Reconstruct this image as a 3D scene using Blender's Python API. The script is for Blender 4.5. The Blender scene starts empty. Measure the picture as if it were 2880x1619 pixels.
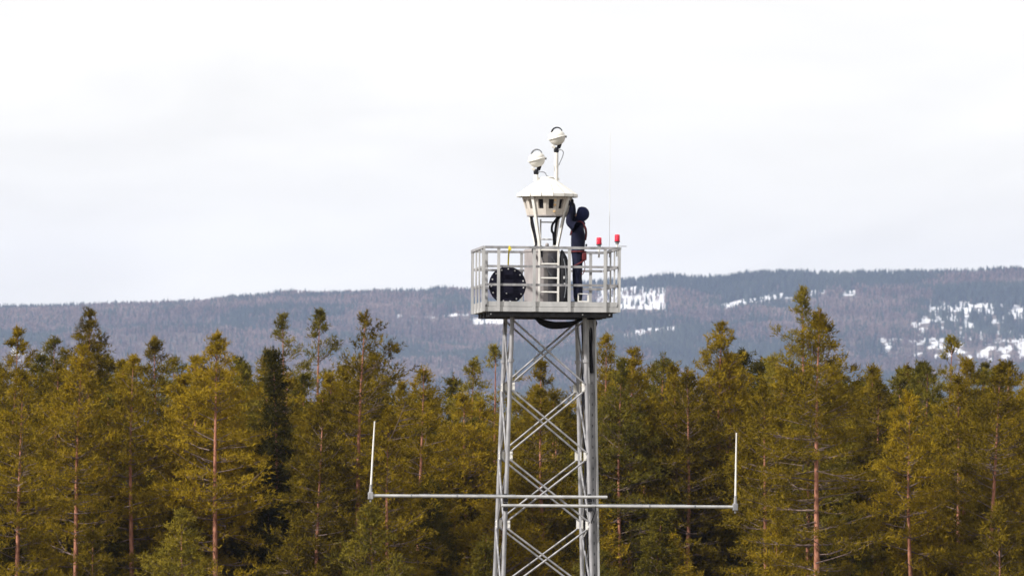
import bpy, bmesh, math, random
import numpy as np
from mathutils import Vector, Matrix

# ------------------------------------------------------------------ camera, sky, sun, exposure
scene = bpy.context.scene
COL = scene.collection
F_PX = 17040.0                     # focal length in photo pixels (photo is 2880 wide)
ROLL = math.radians(0.4)
PITCH = math.atan((1285 - 809.5) / F_PX)
EYE = 12.0
SUN_AZ = math.radians(-122)        # measured from +Y towards +X: behind the camera, to the left
SUN_EL = math.radians(34)

cam_data = bpy.data.cameras.new('camera')
cam = bpy.data.objects.new('camera', cam_data)
COL.objects.link(cam)
cam_data.sensor_width = 36.0
cam_data.lens = F_PX / 2880 * 36.0
cam_data.clip_start = 1.0
cam_data.clip_end = 60000.0
cam.matrix_world = (Matrix.Translation((0, 0, EYE)) @ Matrix.Rotation(math.pi / 2 + PITCH, 4, 'X')
                    @ Matrix.Rotation(ROLL, 4, 'Z'))
cam_data.dof.use_dof = True
cam_data.dof.focus_distance = 150.0
cam_data.dof.aperture_fstop = 4.5
scene.camera = cam

world = bpy.data.worlds.new('World')
scene.world = world
world.use_nodes = True
wn, wl = world.node_tree.nodes, world.node_tree.links
wn.clear()
w_out = wn.new('ShaderNodeOutputWorld')
w_bg = wn.new('ShaderNodeBackground')
w_bg.inputs['Strength'].default_value = 0.1
sky_tex = wn.new('ShaderNodeTexSky')
sky_tex.sky_type = 'NISHITA'
sky_tex.sun_disc = False
sky_tex.sun_elevation = SUN_EL
sky_tex.sun_rotation = SUN_AZ
w_tc = wn.new('ShaderNodeTexCoord')
w_map = wn.new('ShaderNodeMapping')
w_map.inputs['Scale'].default_value = (11.0, 11.0, 40.0)
w_map.inputs['Location'].default_value = (5.3, 2.4, 0.2)
w_noise = wn.new('ShaderNodeTexNoise')
w_noise.inputs['Scale'].default_value = 1.0
w_noise.inputs['Detail'].default_value = 4.0
w_noise.inputs['Roughness'].default_value = 0.5
w_noise.inputs['Distortion'].default_value = 0.4
w_ramp = wn.new('ShaderNodeValToRGB')
w_ramp.color_ramp.elements[0].position = 0.28
w_ramp.color_ramp.elements[0].color = (7.3, 7.1, 6.8, 1)      # thicker, greyer cloud
w_ramp.color_ramp.elements[1].position = 0.60
w_ramp.color_ramp.elements[1].color = (8.85, 8.6, 8.15, 1)   # bright thin cloud
w_mix = wn.new('ShaderNodeMixRGB')
w_mix.inputs['Fac'].default_value = 0.93
wl.new(w_tc.outputs['Generated'], w_map.inputs['Vector'])
wl.new(w_map.outputs['Vector'], w_noise.inputs['Vector'])
wl.new(w_noise.outputs['Fac'], w_ramp.inputs['Fac'])
wl.new(sky_tex.outputs['Color'], w_mix.inputs['Color1'])
wl.new(w_ramp.outputs['Color'], w_mix.inputs['Color2'])
wl.new(w_mix.outputs['Color'], w_bg.inputs['Color'])
wl.new(w_bg.outputs['Background'], w_out.inputs['Surface'])

sun_data = bpy.data.lights.new('sun', 'SUN')
sun_data.energy = 4.8
sun_data.angle = math.radians(2.5)
sun_data.color = (1.0, 0.955, 0.89)
sun = bpy.data.objects.new('sun', sun_data)
COL.objects.link(sun)
sun_dir = Vector((math.sin(SUN_AZ) * math.cos(SUN_EL), math.cos(SUN_AZ) * math.cos(SUN_EL), math.sin(SUN_EL)))
sun.rotation_euler = sun_dir.to_track_quat('Z', 'Y').to_euler()
sun.location = sun_dir * 400

vs = scene.view_settings
vs.view_transform = 'Standard'
vs.look = 'None'
vs.exposure = 0.4
vs.gamma = 1.0
vs.use_curve_mapping = False
scene.render.engine = 'CYCLES'
cy = scene.cycles
cy.use_denoising = True
cy.max_bounces = 6
cy.diffuse_bounces = 3
cy.glossy_bounces = 2
cy.transparent_max_bounces = 8
cy.volume_bounces = 1

# ------------------------------------------------------------------ helpers
def sight(px, py):
    """viewing direction for a photo pixel, y = 1"""
    ox, oy = px - 1440.0, py - 809.5
    dx = ox * math.cos(ROLL) + oy * math.sin(ROLL)
    dy = -ox * math.sin(ROLL) + oy * math.cos(ROLL)
    c, s = math.cos(PITCH), math.sin(PITCH)
    y = c * F_PX + s * dy
    z = s * F_PX - c * dy
    return dx / y, z / y

def at(px, py, dist):
    a, b = sight(px, py)
    return Vector((a * dist, dist, EYE + b * dist))

def project(x, y, z):
    """inverse of sight, numpy friendly"""
    z = z - EYE
    c, s = math.cos(PITCH), math.sin(PITCH)
    yy = c * y + s * z
    zz = -s * y + c * z
    dx, dy = F_PX * x / yy, -F_PX * zz / yy
    ox = dx * math.cos(ROLL) - dy * math.sin(ROLL)
    oy = dx * math.sin(ROLL) + dy * math.cos(ROLL)
    return ox + 1440.0, oy + 809.5

TOWER_X, TOWER_Y, YAW = 0.655, 120.0, math.radians(5.5)
TM = Matrix.Translation((TOWER_X, TOWER_Y, 0)) @ Matrix.Rotation(YAW, 4, 'Z')

def tag(o, label=None, cat=None, group=None, kind=None):
    if label: o['label'] = label
    if cat: o['category'] = cat
    if group: o['group'] = group
    if kind: o['kind'] = kind
    return o

def thing(name, label, cat, loc=(0, 0, 0), rz=0.0, group=None, on_tower=True):
    o = bpy.data.objects.new(name, None)
    COL.objects.link(o)
    o.empty_display_size = 0.2
    m = Matrix.Translation(loc) @ Matrix.Rotation(rz, 4, 'Z')
    o.matrix_world = TM @ m if on_tower else m
    return tag(o, label, cat, group)

def sub_empty(name, parent):
    o = bpy.data.objects.new(name, None)
    COL.objects.link(o)
    o.empty_display_size = 0.1
    o.parent = parent
    return o

class MB:
    """collects shapes, then becomes one mesh object"""
    def __init__(self):
        self.v, self.f, self.mi, self.sm = [], [], [], []
    def add(self, verts, faces, mi=0, smooth=False):
        b = len(self.v)
        self.v += [tuple(p) for p in verts]
        for f in faces:
            self.f.append(tuple(b + i for i in f))
            self.mi.append(mi)
            self.sm.append(smooth)
        return self
    def box(self, c, s, mi=0, rot=None, bevel=0.0):
        cx, cy_, cz = c
        hx, hy, hz = s[0] / 2, s[1] / 2, s[2] / 2
        if bevel <= 0:
            vs_ = [Vector((x * hx, y * hy, z * hz)) for z in (-1, 1) for y in (-1, 1) for x in (-1, 1)]
            fs = [(0, 2, 3, 1), (4, 5, 7, 6), (0, 1, 5, 4), (2, 6, 7, 3), (0, 4, 6, 2), (1, 3, 7, 5)]
        else:
            bm = bmesh.new()
            bmesh.ops.create_cube(bm, size=1.0)
            for q in bm.verts:
                q.co = Vector((q.co.x * s[0], q.co.y * s[1], q.co.z * s[2]))
            bmesh.ops.bevel(bm, geom=bm.edges[:], offset=bevel, segments=2, affect='EDGES', profile=0.5)
            bm.verts.ensure_lookup_table()
            vs_ = [q.co.copy() for q in bm.verts]
            fs = [tuple(l.index for l in f.verts) for f in bm.faces]
            bm.free()
        if rot is not None:
            vs_ = [rot @ p for p in vs_]
        return self.add([(p.x + cx, p.y + cy_, p.z + cz) for p in vs_], fs, mi)
    def tube(self, pts, rad, n=8, mi=0, cap=True, smooth=True):
        pts = [Vector(p) for p in pts]
        if not hasattr(rad, '__len__'):
            rad = [rad] * len(pts)
        ref = None
        rings = []
        for i, p in enumerate(pts):
            t = (pts[min(i + 1, len(pts) - 1)] - pts[max(i - 1, 0)])
            t = t.normalized() if t.length > 1e-9 else Vector((0, 0, 1))
            if ref is None:
                ref = Vector((1, 0, 0)) if abs(t.x) < 0.9 else Vector((0, 1, 0))
            a = (ref - t * ref.dot(t)).normalized()
            ref = a
            b = t.cross(a)
            rings.append([p + (a * math.cos(2 * math.pi * k / n) + b * math.sin(2 * math.pi * k / n)) * rad[i] for k in range(n)])
        vv = [q for r in rings for q in r]
        ff = []
        for i in range(len(pts) - 1):
            for k in range(n):
                ff.append((i * n + k, i * n + (k + 1) % n, (i + 1) * n + (k + 1) % n, (i + 1) * n + k))
        self.add(vv, ff, mi, smooth)
        if cap:
            self.add(rings[0], [tuple(reversed(range(n)))], mi)
            self.add(rings[-1], [tuple(range(n))], mi)
        return self
    def lathe(self, prof, n=24, c=(0, 0, 0), mi=0, rot=None, smooth=True):
        c = Vector(c)
        vv, ff = [], []
        for (r, z) in prof:
            for k in range(n):
                a = 2 * math.pi * k / n
                p = Vector((r * math.cos(a), r * math.sin(a), z))
                if rot is not None:
                    p = rot @ p
                vv.append(p + c)
        for i in range(len(prof) - 1):
            for k in range(n):
                ff.append((i * n + k, i * n + (k + 1) % n, (i + 1) * n + (k + 1) % n, (i + 1) * n + k))
        return self.add(vv, ff, mi, smooth)
    def mesh(self, name, mats):
        me = bpy.data.meshes.new(name)
        me.from_pydata(self.v, [], self.f)
        for m in (mats if isinstance(mats, (list, tuple)) else [mats]):
            me.materials.append(m)
        me.polygons.foreach_set('material_index', self.mi)
        me.polygons.foreach_set('use_smooth', self.sm)
        me.update()
        return me
    def build(self, name, mats, parent=None):
        return link(name, self.mesh(name, mats), parent)

def link(name, me, parent=None):
    o = bpy.data.objects.new(name, me)
    COL.objects.link(o)
    if parent is not None:
        o.parent = parent
    return o

def curve_pts(ctrl, n=24):
    """Catmull-Rom through control points"""
    P = [Vector(p) for p in ctrl]
    P = [P[0] * 2 - P[1]] + P + [P[-1] * 2 - P[-2]]
    out = []
    segs = len(P) - 3
    for s in range(segs):
        m = max(2, n // segs)
        for i in range(m + (1 if s == segs - 1 else 0)):
            t = i / m
            a, b, c, d = P[s], P[s + 1], P[s + 2], P[s + 3]
            out.append(0.5 * ((2 * b) + (c - a) * t + (2 * a - 5 * b + 4 * c - d) * t * t + (3 * b - a - 3 * c + d) * t ** 3))
    return out

# ------------------------------------------------------------------ materials
def nodes_of(name):
    m = bpy.data.materials.new(name)
    m.use_nodes = True
    nt = m.node_tree
    b = nt.nodes['Principled BSDF']
    return m, nt, b

def noise_mat(name, c1, c2, scale=8.0, rough=0.6, metallic=0.0, detail=4.0, bump=0.0, stretch=(1, 1, 1), lo=0.35, hi=0.65, spec=0.4, coords='Object'):
    m, nt, b = nodes_of(name)
    tc = nt.nodes.new('ShaderNodeTexCoord')
    mp = nt.nodes.new('ShaderNodeMapping')
    mp.inputs['Scale'].default_value = stretch
    nz = nt.nodes.new('ShaderNodeTexNoise')
    nz.inputs['Scale'].default_value = scale
    nz.inputs['Detail'].default_value = detail
    rp = nt.nodes.new('ShaderNodeValToRGB')
    rp.color_ramp.elements[0].position = lo
    rp.color_ramp.elements[0].color = (*c1, 1)
    rp.color_ramp.elements[1].position = hi
    rp.color_ramp.elements[1].color = (*c2, 1)
    nt.links.new(tc.outputs[coords], mp.inputs['Vector'])
    nt.links.new(mp.outputs['Vector'], nz.inputs['Vector'])
    nt.links.new(nz.outputs['Fac'], rp.inputs['Fac'])
    nt.links.new(rp.outputs['Color'], b.inputs['Base Color'])
    b.inputs['Roughness'].default_value = rough
    b.inputs['Metallic'].default_value = metallic
    b.inputs['Specular IOR Level'].default_value = spec
    if bump:
        bp = nt.nodes.new('ShaderNodeBump')
        bp.inputs['Strength'].default_value = bump
        bp.inputs['Distance'].default_value = 0.02
        nt.links.new(nz.outputs['Fac'], bp.inputs['Height'])
        nt.links.new(bp.outputs['Normal'], b.inputs['Normal'])
    return m

M = {}
M['galv'] = noise_mat('galvanised_steel', (0.20, 0.20, 0.215), (0.36, 0.355, 0.37), scale=9, rough=0.5, metallic=0.25, stretch=(1, 1, 0.35))
M['galv_light'] = noise_mat('pale_galvanised_steel', (0.33, 0.332, 0.34), (0.47, 0.468, 0.472), scale=5, rough=0.5, metallic=0.15, stretch=(1, 1, 0.4))
M['dark_and_shade_steel'] = noise_mat('dark_steel_and_underside_shade', (0.02, 0.02, 0.026), (0.05, 0.05, 0.06), scale=6, rough=0.6)  # shade under the platform put into the beam colour; also plain dark fittings
M['white_paint'] = noise_mat('white_paint', (0.62, 0.60, 0.56), (0.74, 0.725, 0.70), scale=4, rough=0.45)
M['cream'] = noise_mat('cream_paint', (0.50, 0.45, 0.40), (0.62, 0.575, 0.53), scale=5, rough=0.5, stretch=(1, 1, 0.5))
M['roof'] = noise_mat('cream_roof_sheet', (0.74, 0.725, 0.68), (0.84, 0.83, 0.80), scale=4, rough=0.5)
M['black'] = noise_mat('black_rubber', (0.006, 0.006, 0.009), (0.014, 0.014, 0.018), scale=14, rough=0.7, spec=0.2)
M['glass'] = noise_mat('dark_camera_glass', (0.008, 0.008, 0.012), (0.02, 0.02, 0.03), scale=5, rough=0.25, spec=0.2)
M['cabinet'] = noise_mat('grey_cabinet_paint', (0.22, 0.20, 0.205), (0.31, 0.285, 0.285), scale=4, rough=0.5, stretch=(1, 1, 0.4))
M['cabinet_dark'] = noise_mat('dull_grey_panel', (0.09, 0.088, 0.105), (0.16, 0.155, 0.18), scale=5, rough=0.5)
M['disc'] = noise_mat('dark_navy_sheet', (0.006, 0.006, 0.014), (0.011, 0.0105, 0.023), scale=5, rough=0.75, spec=0.12)
M['bolt'] = noise_mat('pale_bolt', (0.5, 0.5, 0.52), (0.75, 0.75, 0.76), scale=10, rough=0.4, metallic=0.3)
M['yellow'] = noise_mat('yellow_webbing', (0.62, 0.50, 0.03), (0.75, 0.62, 0.06), scale=12, rough=0.7)
M['navy'] = noise_mat('navy_workwear', (0.004, 0.005, 0.017), (0.009, 0.011, 0.032), scale=7, rough=0.85, bump=0.3, spec=0.2)
M['navy_hood'] = noise_mat('navy_hood_knit', (0.006, 0.009, 0.036), (0.011, 0.015, 0.055), scale=9, rough=0.9, spec=0.2)
M['red_web'] = noise_mat('red_harness_webbing', (0.06, 0.006, 0.010), (0.12, 0.013, 0.016), scale=16, rough=0.8)
M['glove'] = noise_mat('dark_glove', (0.008, 0.010, 0.025), (0.016, 0.018, 0.04), scale=20, rough=0.85, spec=0.2)
M['boot'] = noise_mat('black_boot_leather', (0.006, 0.006, 0.007), (0.016, 0.015, 0.015), scale=14, rough=0.6)
M['skin'] = noise_mat('skin', (0.42, 0.25, 0.18), (0.52, 0.32, 0.24), scale=14, rough=0.6)
M['amber'] = noise_mat('amber_tape', (0.62, 0.36, 0.14), (0.72, 0.55, 0.34), scale=22, rough=0.5)
M['cable_grey'] = noise_mat('grey_cable_sheath', (0.10, 0.11, 0.13), (0.2, 0.21, 0.23), scale=12, rough=0.6)
mr, nt, b = nodes_of('red_lamp_lens')
b.inputs['Base Color'].default_value = (0.72, 0.025, 0.06, 1)
b.inputs['Roughness'].default_value = 0.2
b.inputs['Subsurface Weight'].default_value = 0.25
b.inputs['Subsurface Radius'].default_value = (0.05, 0.01, 0.01)
M['red_lens'] = mr

def foliage_mat(name, dark, mid, light):
    m, nt, b = nodes_of(name)
    tc = nt.nodes.new('ShaderNodeTexCoord')
    nz = nt.nodes.new('ShaderNodeTexNoise')
    nz.inputs['Scale'].default_value = 1.9
    nz.inputs['Detail'].default_value = 5.0
    nz.inputs['Roughness'].default_value = 0.65
    oi = nt.nodes.new('ShaderNodeObjectInfo')
    ad = nt.nodes.new('ShaderNodeMath'); ad.operation = 'MULTIPLY_ADD'
    ad.inputs[1].default_value = 0.26
    ad.inputs[2].default_value = -0.12
    sm = nt.nodes.new('ShaderNodeMath'); sm.operation = 'ADD'
    rp = nt.nodes.new('ShaderNodeValToRGB')
    rp.color_ramp.elements[0].position = 0.30
    rp.color_ramp.elements[0].color = (*dark, 1)
    rp.color_ramp.elements[1].position = 0.70
    rp.color_ramp.elements[1].color = (*light, 1)
    e = rp.color_ramp.elements.new(0.5); e.color = (*mid, 1)
    nt.links.new(tc.outputs['Object'], nz.inputs['Vector'])
    nt.links.new(oi.outputs['Random'], ad.inputs[0])
    nt.links.new(ad.outputs[0], sm.inputs[0])
    nt.links.new(nz.outputs['Fac'], sm.inputs[1])
    nt.links.new(sm.outputs[0], rp.inputs['Fac'])
    nt.links.new(rp.outputs['Color'], b.inputs['Base Color'])
    b.inputs['Roughness'].default_value = 0.7
    b.inputs['Specular IOR Level'].default_value = 0.06
    tr = nt.nodes.new('ShaderNodeBsdfTranslucent')
    nt.links.new(rp.outputs['Color'], tr.inputs['Color'])
    mx = nt.nodes.new('ShaderNodeMixShader')
    mx.inputs[0].default_value = 0.25
    out = nt.nodes['Material Output']
    nt.links.new(b.outputs[0], mx.inputs[1])
    nt.links.new(tr.outputs[0], mx.inputs[2])
    nt.links.new(mx.outputs[0], out.inputs['Surface'])
    return m

M['pine'] = foliage_mat('pine_needles', (0.056, 0.041, 0.004), (0.185, 0.130, 0.008), (0.32, 0.215, 0.012))
M['pine_cool'] = foliage_mat('cool_pine_needles', (0.052, 0.047, 0.007), (0.142, 0.116, 0.014), (0.235, 0.178, 0.018))
M['spruce'] = foliage_mat('spruce_needles', (0.026, 0.024, 0.004), (0.062, 0.052, 0.006), (0.12, 0.094, 0.009))

def bark_mat():
    m, nt, b = nodes_of('pine_bark')
    tc = nt.nodes.new('ShaderNodeTexCoord')
    sp = nt.nodes.new('ShaderNodeSeparateXYZ')
    nz = nt.nodes.new('ShaderNodeTexNoise')
    nz.inputs['Scale'].default_value = 5.0
    nz.inputs['Detail'].default_value = 6.0
    mp = nt.nodes.new('ShaderNodeMapping')
    mp.inputs['Scale'].default_value = (2.4, 2.4, 0.8)
    rg = nt.nodes.new('ShaderNodeMapRange')
    rg.inputs['From Min'].default_value = 2.0
    rg.inputs['From Max'].default_value = 8.5
    up = nt.nodes.new('ShaderNodeValToRGB')           # thin flaky bark of the upper stem
    up.color_ramp.elements[0].position = 0.32
    up.color_ramp.elements[0].color = (0.165, 0.062, 0.040, 1)
    up.color_ramp.elements[1].position = 0.66
    up.color_ramp.elements[1].color = (0.44, 0.205, 0.130, 1)
    lo = nt.nodes.new('ShaderNodeValToRGB')           # thick plated bark near the ground
    lo.color_ramp.elements[0].position = 0.35
    lo.color_ramp.elements[0].color = (0.05, 0.04, 0.035, 1)
    lo.color_ramp.elements[1].position = 0.65
    lo.color_ramp.elements[1].color = (0.22, 0.15, 0.12, 1)
    mx = nt.nodes.new('ShaderNodeMixRGB')
    nt.links.new(tc.outputs['Object'], sp.inputs[0])
    nt.links.new(tc.outputs['Object'], mp.inputs['Vector'])
    nt.links.new(mp.outputs['Vector'], nz.inputs['Vector'])
    nt.links.new(sp.outputs['Z'], rg.inputs['Value'])
    nt.links.new(nz.outputs['Fac'], up.inputs['Fac'])
    nt.links.new(nz.outputs['Fac'], lo.inputs['Fac'])
    nt.links.new(rg.outputs[0], mx.inputs['Fac'])
    nt.links.new(lo.outputs['Color'], mx.inputs['Color1'])
    nt.links.new(up.outputs['Color'], mx.inputs['Color2'])
    nt.links.new(mx.outputs['Color'], b.inputs['Base Color'])
    b.inputs['Roughness'].default_value = 0.85
    b.inputs['Specular IOR Level'].default_value = 0.2
    bp = nt.nodes.new('ShaderNodeBump')
    bp.inputs['Strength'].default_value = 0.6
    bp.inputs['Distance'].default_value = 0.03
    nt.links.new(nz.outputs['Fac'], bp.inputs['Height'])
    nt.links.new(bp.outputs['Normal'], b.inputs['Normal'])
    return m
M['bark'] = bark_mat()
M['twig'] = noise_mat('grey_twig_bark', (0.075, 0.055, 0.048), (0.19, 0.135, 0.115), scale=6, rough=0.9, spec=0.2)
M['dead'] = noise_mat('dead_branch_bark', (0.22, 0.17, 0.15), (0.42, 0.33, 0.28), scale=6, rough=0.9, spec=0.2)
M['ground'] = noise_mat('forest_floor', (0.045, 0.038, 0.020), (0.11, 0.085, 0.05), scale=0.15, rough=0.95, detail=8, spec=0.1)

# ------------------------------------------------------------------ ground
g = MB()
gx = np.concatenate([np.linspace(-7000, -400, 8), np.linspace(-300, 300, 13), np.linspace(400, 7000, 8)])
gy = np.concatenate([np.linspace(-300, 600, 16), np.linspace(900, 12600, 14)])
gv = [(x, y, 0.0) for y in gy for x in gx]
nx = len(gx)
gf = [(j * nx + i, j * nx + i + 1, (j + 1) * nx + i + 1, (j + 1) * nx + i) for j in range(len(gy) - 1) for i in range(nx - 1)]
g.add(gv, gf)
ground = g.build('ground', M['ground'])
tag(ground, kind='structure')

# ------------------------------------------------------------------ the far hillside
rng = np.random.default_rng(11)
CREST = np.array([(-500, 862), (0, 852), (250, 846), (450, 839), (560, 835), (650, 823), (800, 813), (1000, 809), (1200, 806), (1330, 801), (1600, 786),
                  (1745, 776), (1800, 773), (1860, 766), (1900, 764), (1960, 771), (2050, 773), (2100, 765), (2200, 760),
                  (2290, 762), (2350, 757), (2600, 752), (2880, 745), (3400, 740)], float)
Y_FOOT, Y_CREST, Y_BACK = 9400.0, 11200.0, 12400.0

def vnoise(x, y, seed=0):
    """cheap smooth value noise"""
    xi, yi = np.floor(x).astype(int), np.floor(y).astype(int)
    fx, fy = x - xi, y - yi
    fx, fy = fx * fx * (3 - 2 * fx), fy * fy * (3 - 2 * fy)
    def h(a, b_):
        n = (a * 374761393 + b_ * 668265263 + seed * 974711) & 0x7fffffff
        n = ((n ^ (n >> 13)) * 1274126177) & 0x7fffffff
        return ((n ^ (n >> 16)) & 0xffff) / 65535.0
    return (h(xi, yi) * (1 - fx) + h(xi + 1, yi) * fx) * (1 - fy) + (h(xi, yi + 1) * (1 - fx) + h(xi + 1, yi + 1) * fx) * fy

def fbm(x, y, seed=0, octs=4):
    s, a, t = 0, 0.5, 0
    for k in range(octs):
        s = s + a * vnoise(x * 2 ** k, y * 2 ** k, seed + k * 17)
        t += a
        a *= 0.5
    return s / t

def hill_z(x, y):
    x = np.asarray(x, float); y = np.asarray(y, float)
    px = 1440 + F_PX * x / y
    cpy = np.interp(px, CREST[:, 0], CREST[:, 1]) + 27.0           # bare ground lies a tree height lower
    cpy = cpy - (px - 1440) * math.tan(ROLL)
    crest = EYE + (1285 - cpy) / F_PX * Y_CREST
    t = np.clip((y - Y_FOOT) / (Y_CREST - Y_FOOT), 0, 1)
    gsh = 1 - (1 - t) ** 1.22
    z = -3 + (crest + 3) * gsh
    z = z + (fbm(x / 560.0, y / 260.0, 5, 3) - 0.5) * 105 * np.sin(np.pi * t)
    back = np.clip((y - Y_CREST) / (Y_BACK - Y_CREST), 0, 1)
    return z * (1 - 0.5 * back) - 3 * back

def seg_dist(px, py, pts):
    d = np.full(px.shape, 1e9)
    for (x0, y0), (x1, y1) in zip(pts[:-1], pts[1:]):
        vx, vy = x1 - x0, y1 - y0
        t = np.clip(((px - x0) * vx + (py - y0) * vy) / (vx * vx + vy * vy), 0, 1)
        d = np.minimum(d, np.hypot(px - x0 - t * vx, py - y0 - t * vy))
    return d

def clearing(x, y, z):
    """0 = closed forest, 1 = open snow-covered clear-cut (felled strips and blocks on the slope)"""
    px, py = project(x, y, z)
    wob = (fbm(px / 26.0, py / 13.0, 3) - 0.5)
    c = np.zeros(px.shape)
    def rect(x0, x1, y0, y1, soft, amount=1.0, rag=30):
        dx = np.minimum(px - x0, x1 - px) + wob * rag * 2
        dy = np.minimum(py - y0, y1 - py) + wob * rag
        return amount * np.clip(np.minimum(dx, dy * 2) / soft, 0, 1)
    def strip(pts, hw, rag=8):
        return np.clip((hw + wob * rag - seg_dist(px, py, pts)) / 3.0, 0, 1)
    c = np.maximum(c, rect(1672, 1872, 806, 868, 8, 1.0, 16))
    c = np.maximum(c, strip([(2030, 862), (2100, 847), (2180, 833), (2250, 828), (2318, 819)], 8, 12))
    c = np.maximum(c, strip([(2375, 823), (2402, 824)], 8, 8))
    c = np.maximum(c, strip([(1755, 941), (1830, 930), (1905, 924)], 7, 12))
    c = np.maximum(c, strip([(1120, 888), (1200, 891), (1250, 885), (1345, 884)], 3, 14))
    c = np.maximum(c, strip([(1335, 903), (1410, 902)], 9, 12))
    spk = fbm(px / 17.0, py / 11.0, 41)
    spk_r = np.clip((spk - 0.47) * 9, 0, 1)
    c = np.maximum(c, rect(2600, 2960, 850, 884, 10, 1.0, 22) * np.clip((spk - 0.40) * 9, 0, 1))
    c = np.maximum(c, rect(2560, 2960, 870, 1020, 14, 1.0, 36) * np.clip((spk - 0.53) * 9, 0, 1))
    c = np.maximum(c, rect(2462, 2640, 940, 1018, 12, 1.0, 26) * np.clip((spk - 0.56) * 9, 0, 1))
    c = np.maximum(c, rect(20, 120, 960, 1010, 10, 1.0, 22) * spk_r)
    return c

def clear_of_trees(x, y, z):
    c = clearing(x, y, z)
    for dz in (4.0, 8.0, 12.0):                 # the felled strips reach a little further downhill
        c = np.maximum(c, clearing(x, y, z + dz))
    return c

hx = np.arange(-1400, 1401, 9.0)
hy = np.concatenate([np.arange(Y_FOOT, Y_CREST + 40, 8.0), np.linspace(Y_CREST + 60, Y_BACK, 14)])
HX, HY = np.meshgrid(hx, hy)
HZ = hill_z(HX, HY)
SN = clearing(HX.ravel(), HY.ravel(), HZ.ravel())
n1 = len(hx)
hv = np.stack([HX.ravel(), HY.ravel(), HZ.ravel()], 1)
idx = (np.arange(len(hy) - 1)[:, None] * n1 + np.arange(n1 - 1)[None, :]).ravel()
hf = np.stack([idx, idx + 1, idx + n1 + 1, idx + n1], 1)

def mesh_np(name, V, Fq, mats, smooth=False):
    me = bpy.data.meshes.new(name)
    V = np.asarray(V, np.float32); Fq = np.asarray(Fq, np.int32)
    k = Fq.shape[1]
    me.vertices.add(len(V)); me.vertices.foreach_set('co', V.ravel())
    me.loops.add(Fq.size); me.loops.foreach_set('vertex_index', Fq.ravel())
    me.polygons.add(len(Fq)); me.polygons.foreach_set('loop_start', np.arange(0, Fq.size, k, dtype=np.int32))
    if smooth:
        me.polygons.foreach_set('use_smooth', np.ones(len(Fq), bool))
    for m in mats:
        me.materials.append(m)
    me.update(calc_edges=True)
    return me

mh, nt, b = nodes_of('hill_ground_and_snow')
an = nt.nodes.new('ShaderNodeAttribute'); an.attribute_name = 'snow'
tc = nt.nodes.new('ShaderNodeTexCoord')
nz = nt.nodes.new('ShaderNodeTexNoise'); nz.inputs['Scale'].default_value = 0.05; nz.inputs['Detail'].default_value = 6
rp = nt.nodes.new('ShaderNodeValToRGB')
rp.color_ramp.elements[0].color = (0.05, 0.042, 0.035, 1); rp.color_ramp.elements[0].position = 0.3
rp.color_ramp.elements[1].color = (0.16, 0.125, 0.10, 1); rp.color_ramp.elements[1].position = 0.7
th = nt.nodes.new('ShaderNodeMapRange'); th.inputs['From Min'].default_value = 0.62; th.inputs['From Max'].default_value = 0.92
nz2 = nt.nodes.new('ShaderNodeTexNoise'); nz2.inputs['Scale'].default_value = 0.07; nz2.inputs['Detail'].default_value = 5
sna = nt.nodes.new('ShaderNodeMath'); sna.operation = 'ADD'
nt.links.new(tc.outputs['Object'], nz2.inputs['Vector']); nt.links.new(nz2.outputs['Fac'], sna.inputs[1]); nt.links.new(an.outputs['Fac'], sna.inputs[0])
mx = nt.nodes.new('ShaderNodeMixRGB'); mx.inputs['Color2'].default_value = (0.66, 0.665, 0.69, 1)
nt.links.new(tc.outputs['Object'], nz.inputs['Vector'])
nt.links.new(nz.outputs['Fac'], rp.inputs['Fac'])
nt.links.new(sna.outputs[0], th.inputs['Value'])
nt.links.new(th.outputs[0], mx.inputs['Fac'])
nt.links.new(rp.outputs['Color'], mx.inputs['Color1'])
nt.links.new(mx.outputs['Color'], b.inputs['Base Color'])
b.inputs['Roughness'].default_value = 0.9
hm = mesh_np('hill', hv, hf, [mh], True)
sa = hm.attributes.new('snow', 'FLOAT', 'POINT')
sa.data.foreach_set('value', SN.astype(np.float32))
hill = link('hill', hm)
tag(hill, kind='structure')

# far forest: two stands read as one mass, scattered as instances
def far_tree_mat(name, c1, c2):
    m, nt, b = nodes_of(name)
    oi = nt.nodes.new('ShaderNodeAttribute'); oi.attribute_type = 'INSTANCER'; oi.attribute_name = 'tone'
    rp = nt.nodes.new('ShaderNodeValToRGB')
    rp.color_ramp.elements[0].color = (*c1, 1)
    rp.color_ramp.elements[1].color = (*c2, 1)
    nt.links.new(oi.outputs['Fac'], rp.inputs['Fac'])
    nt.links.new(rp.outputs['Color'], b.inputs['Base Color'])
    b.inputs['Roughness'].default_value = 0.9
    b.inputs['Specular IOR Level'].default_value = 0.1
    return m
M['far_spruce'] = far_tree_mat('far_conifer', (0.010, 0.022, 0.020), (0.055, 0.068, 0.048))
M['far_birch'] = far_tree_mat('far_bare_birch', (0.07, 0.046, 0.043), (0.33, 0.24, 0.215))

def far_spruce_mesh(seed):
    r = random.Random(seed)
    mb = MB()
    n = 6
    for (z0, z1, r0) in ((0.10, 0.52, 0.150), (0.34, 0.78, 0.112), (0.60, 1.0, 0.068)):
        ring = [(r0 * r.uniform(0.7, 1.25) * math.cos(2 * math.pi * k / n), r0 * r.uniform(0.7, 1.25) * math.sin(2 * math.pi * k / n), z0 + r.uniform(-0.05, 0.05)) for k in range(n)]
        mb.add(ring + [(r.uniform(-.01, .01), r.uniform(-.01, .01), z1)], [(k, (k + 1) % n, n) for k in range(n)])
    mb.tube([(0, 0, 0), (0, 0, 0.3)], 0.018, n=4, cap=False)
    return mb.mesh('far_spruce', M['far_spruce'])

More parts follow.
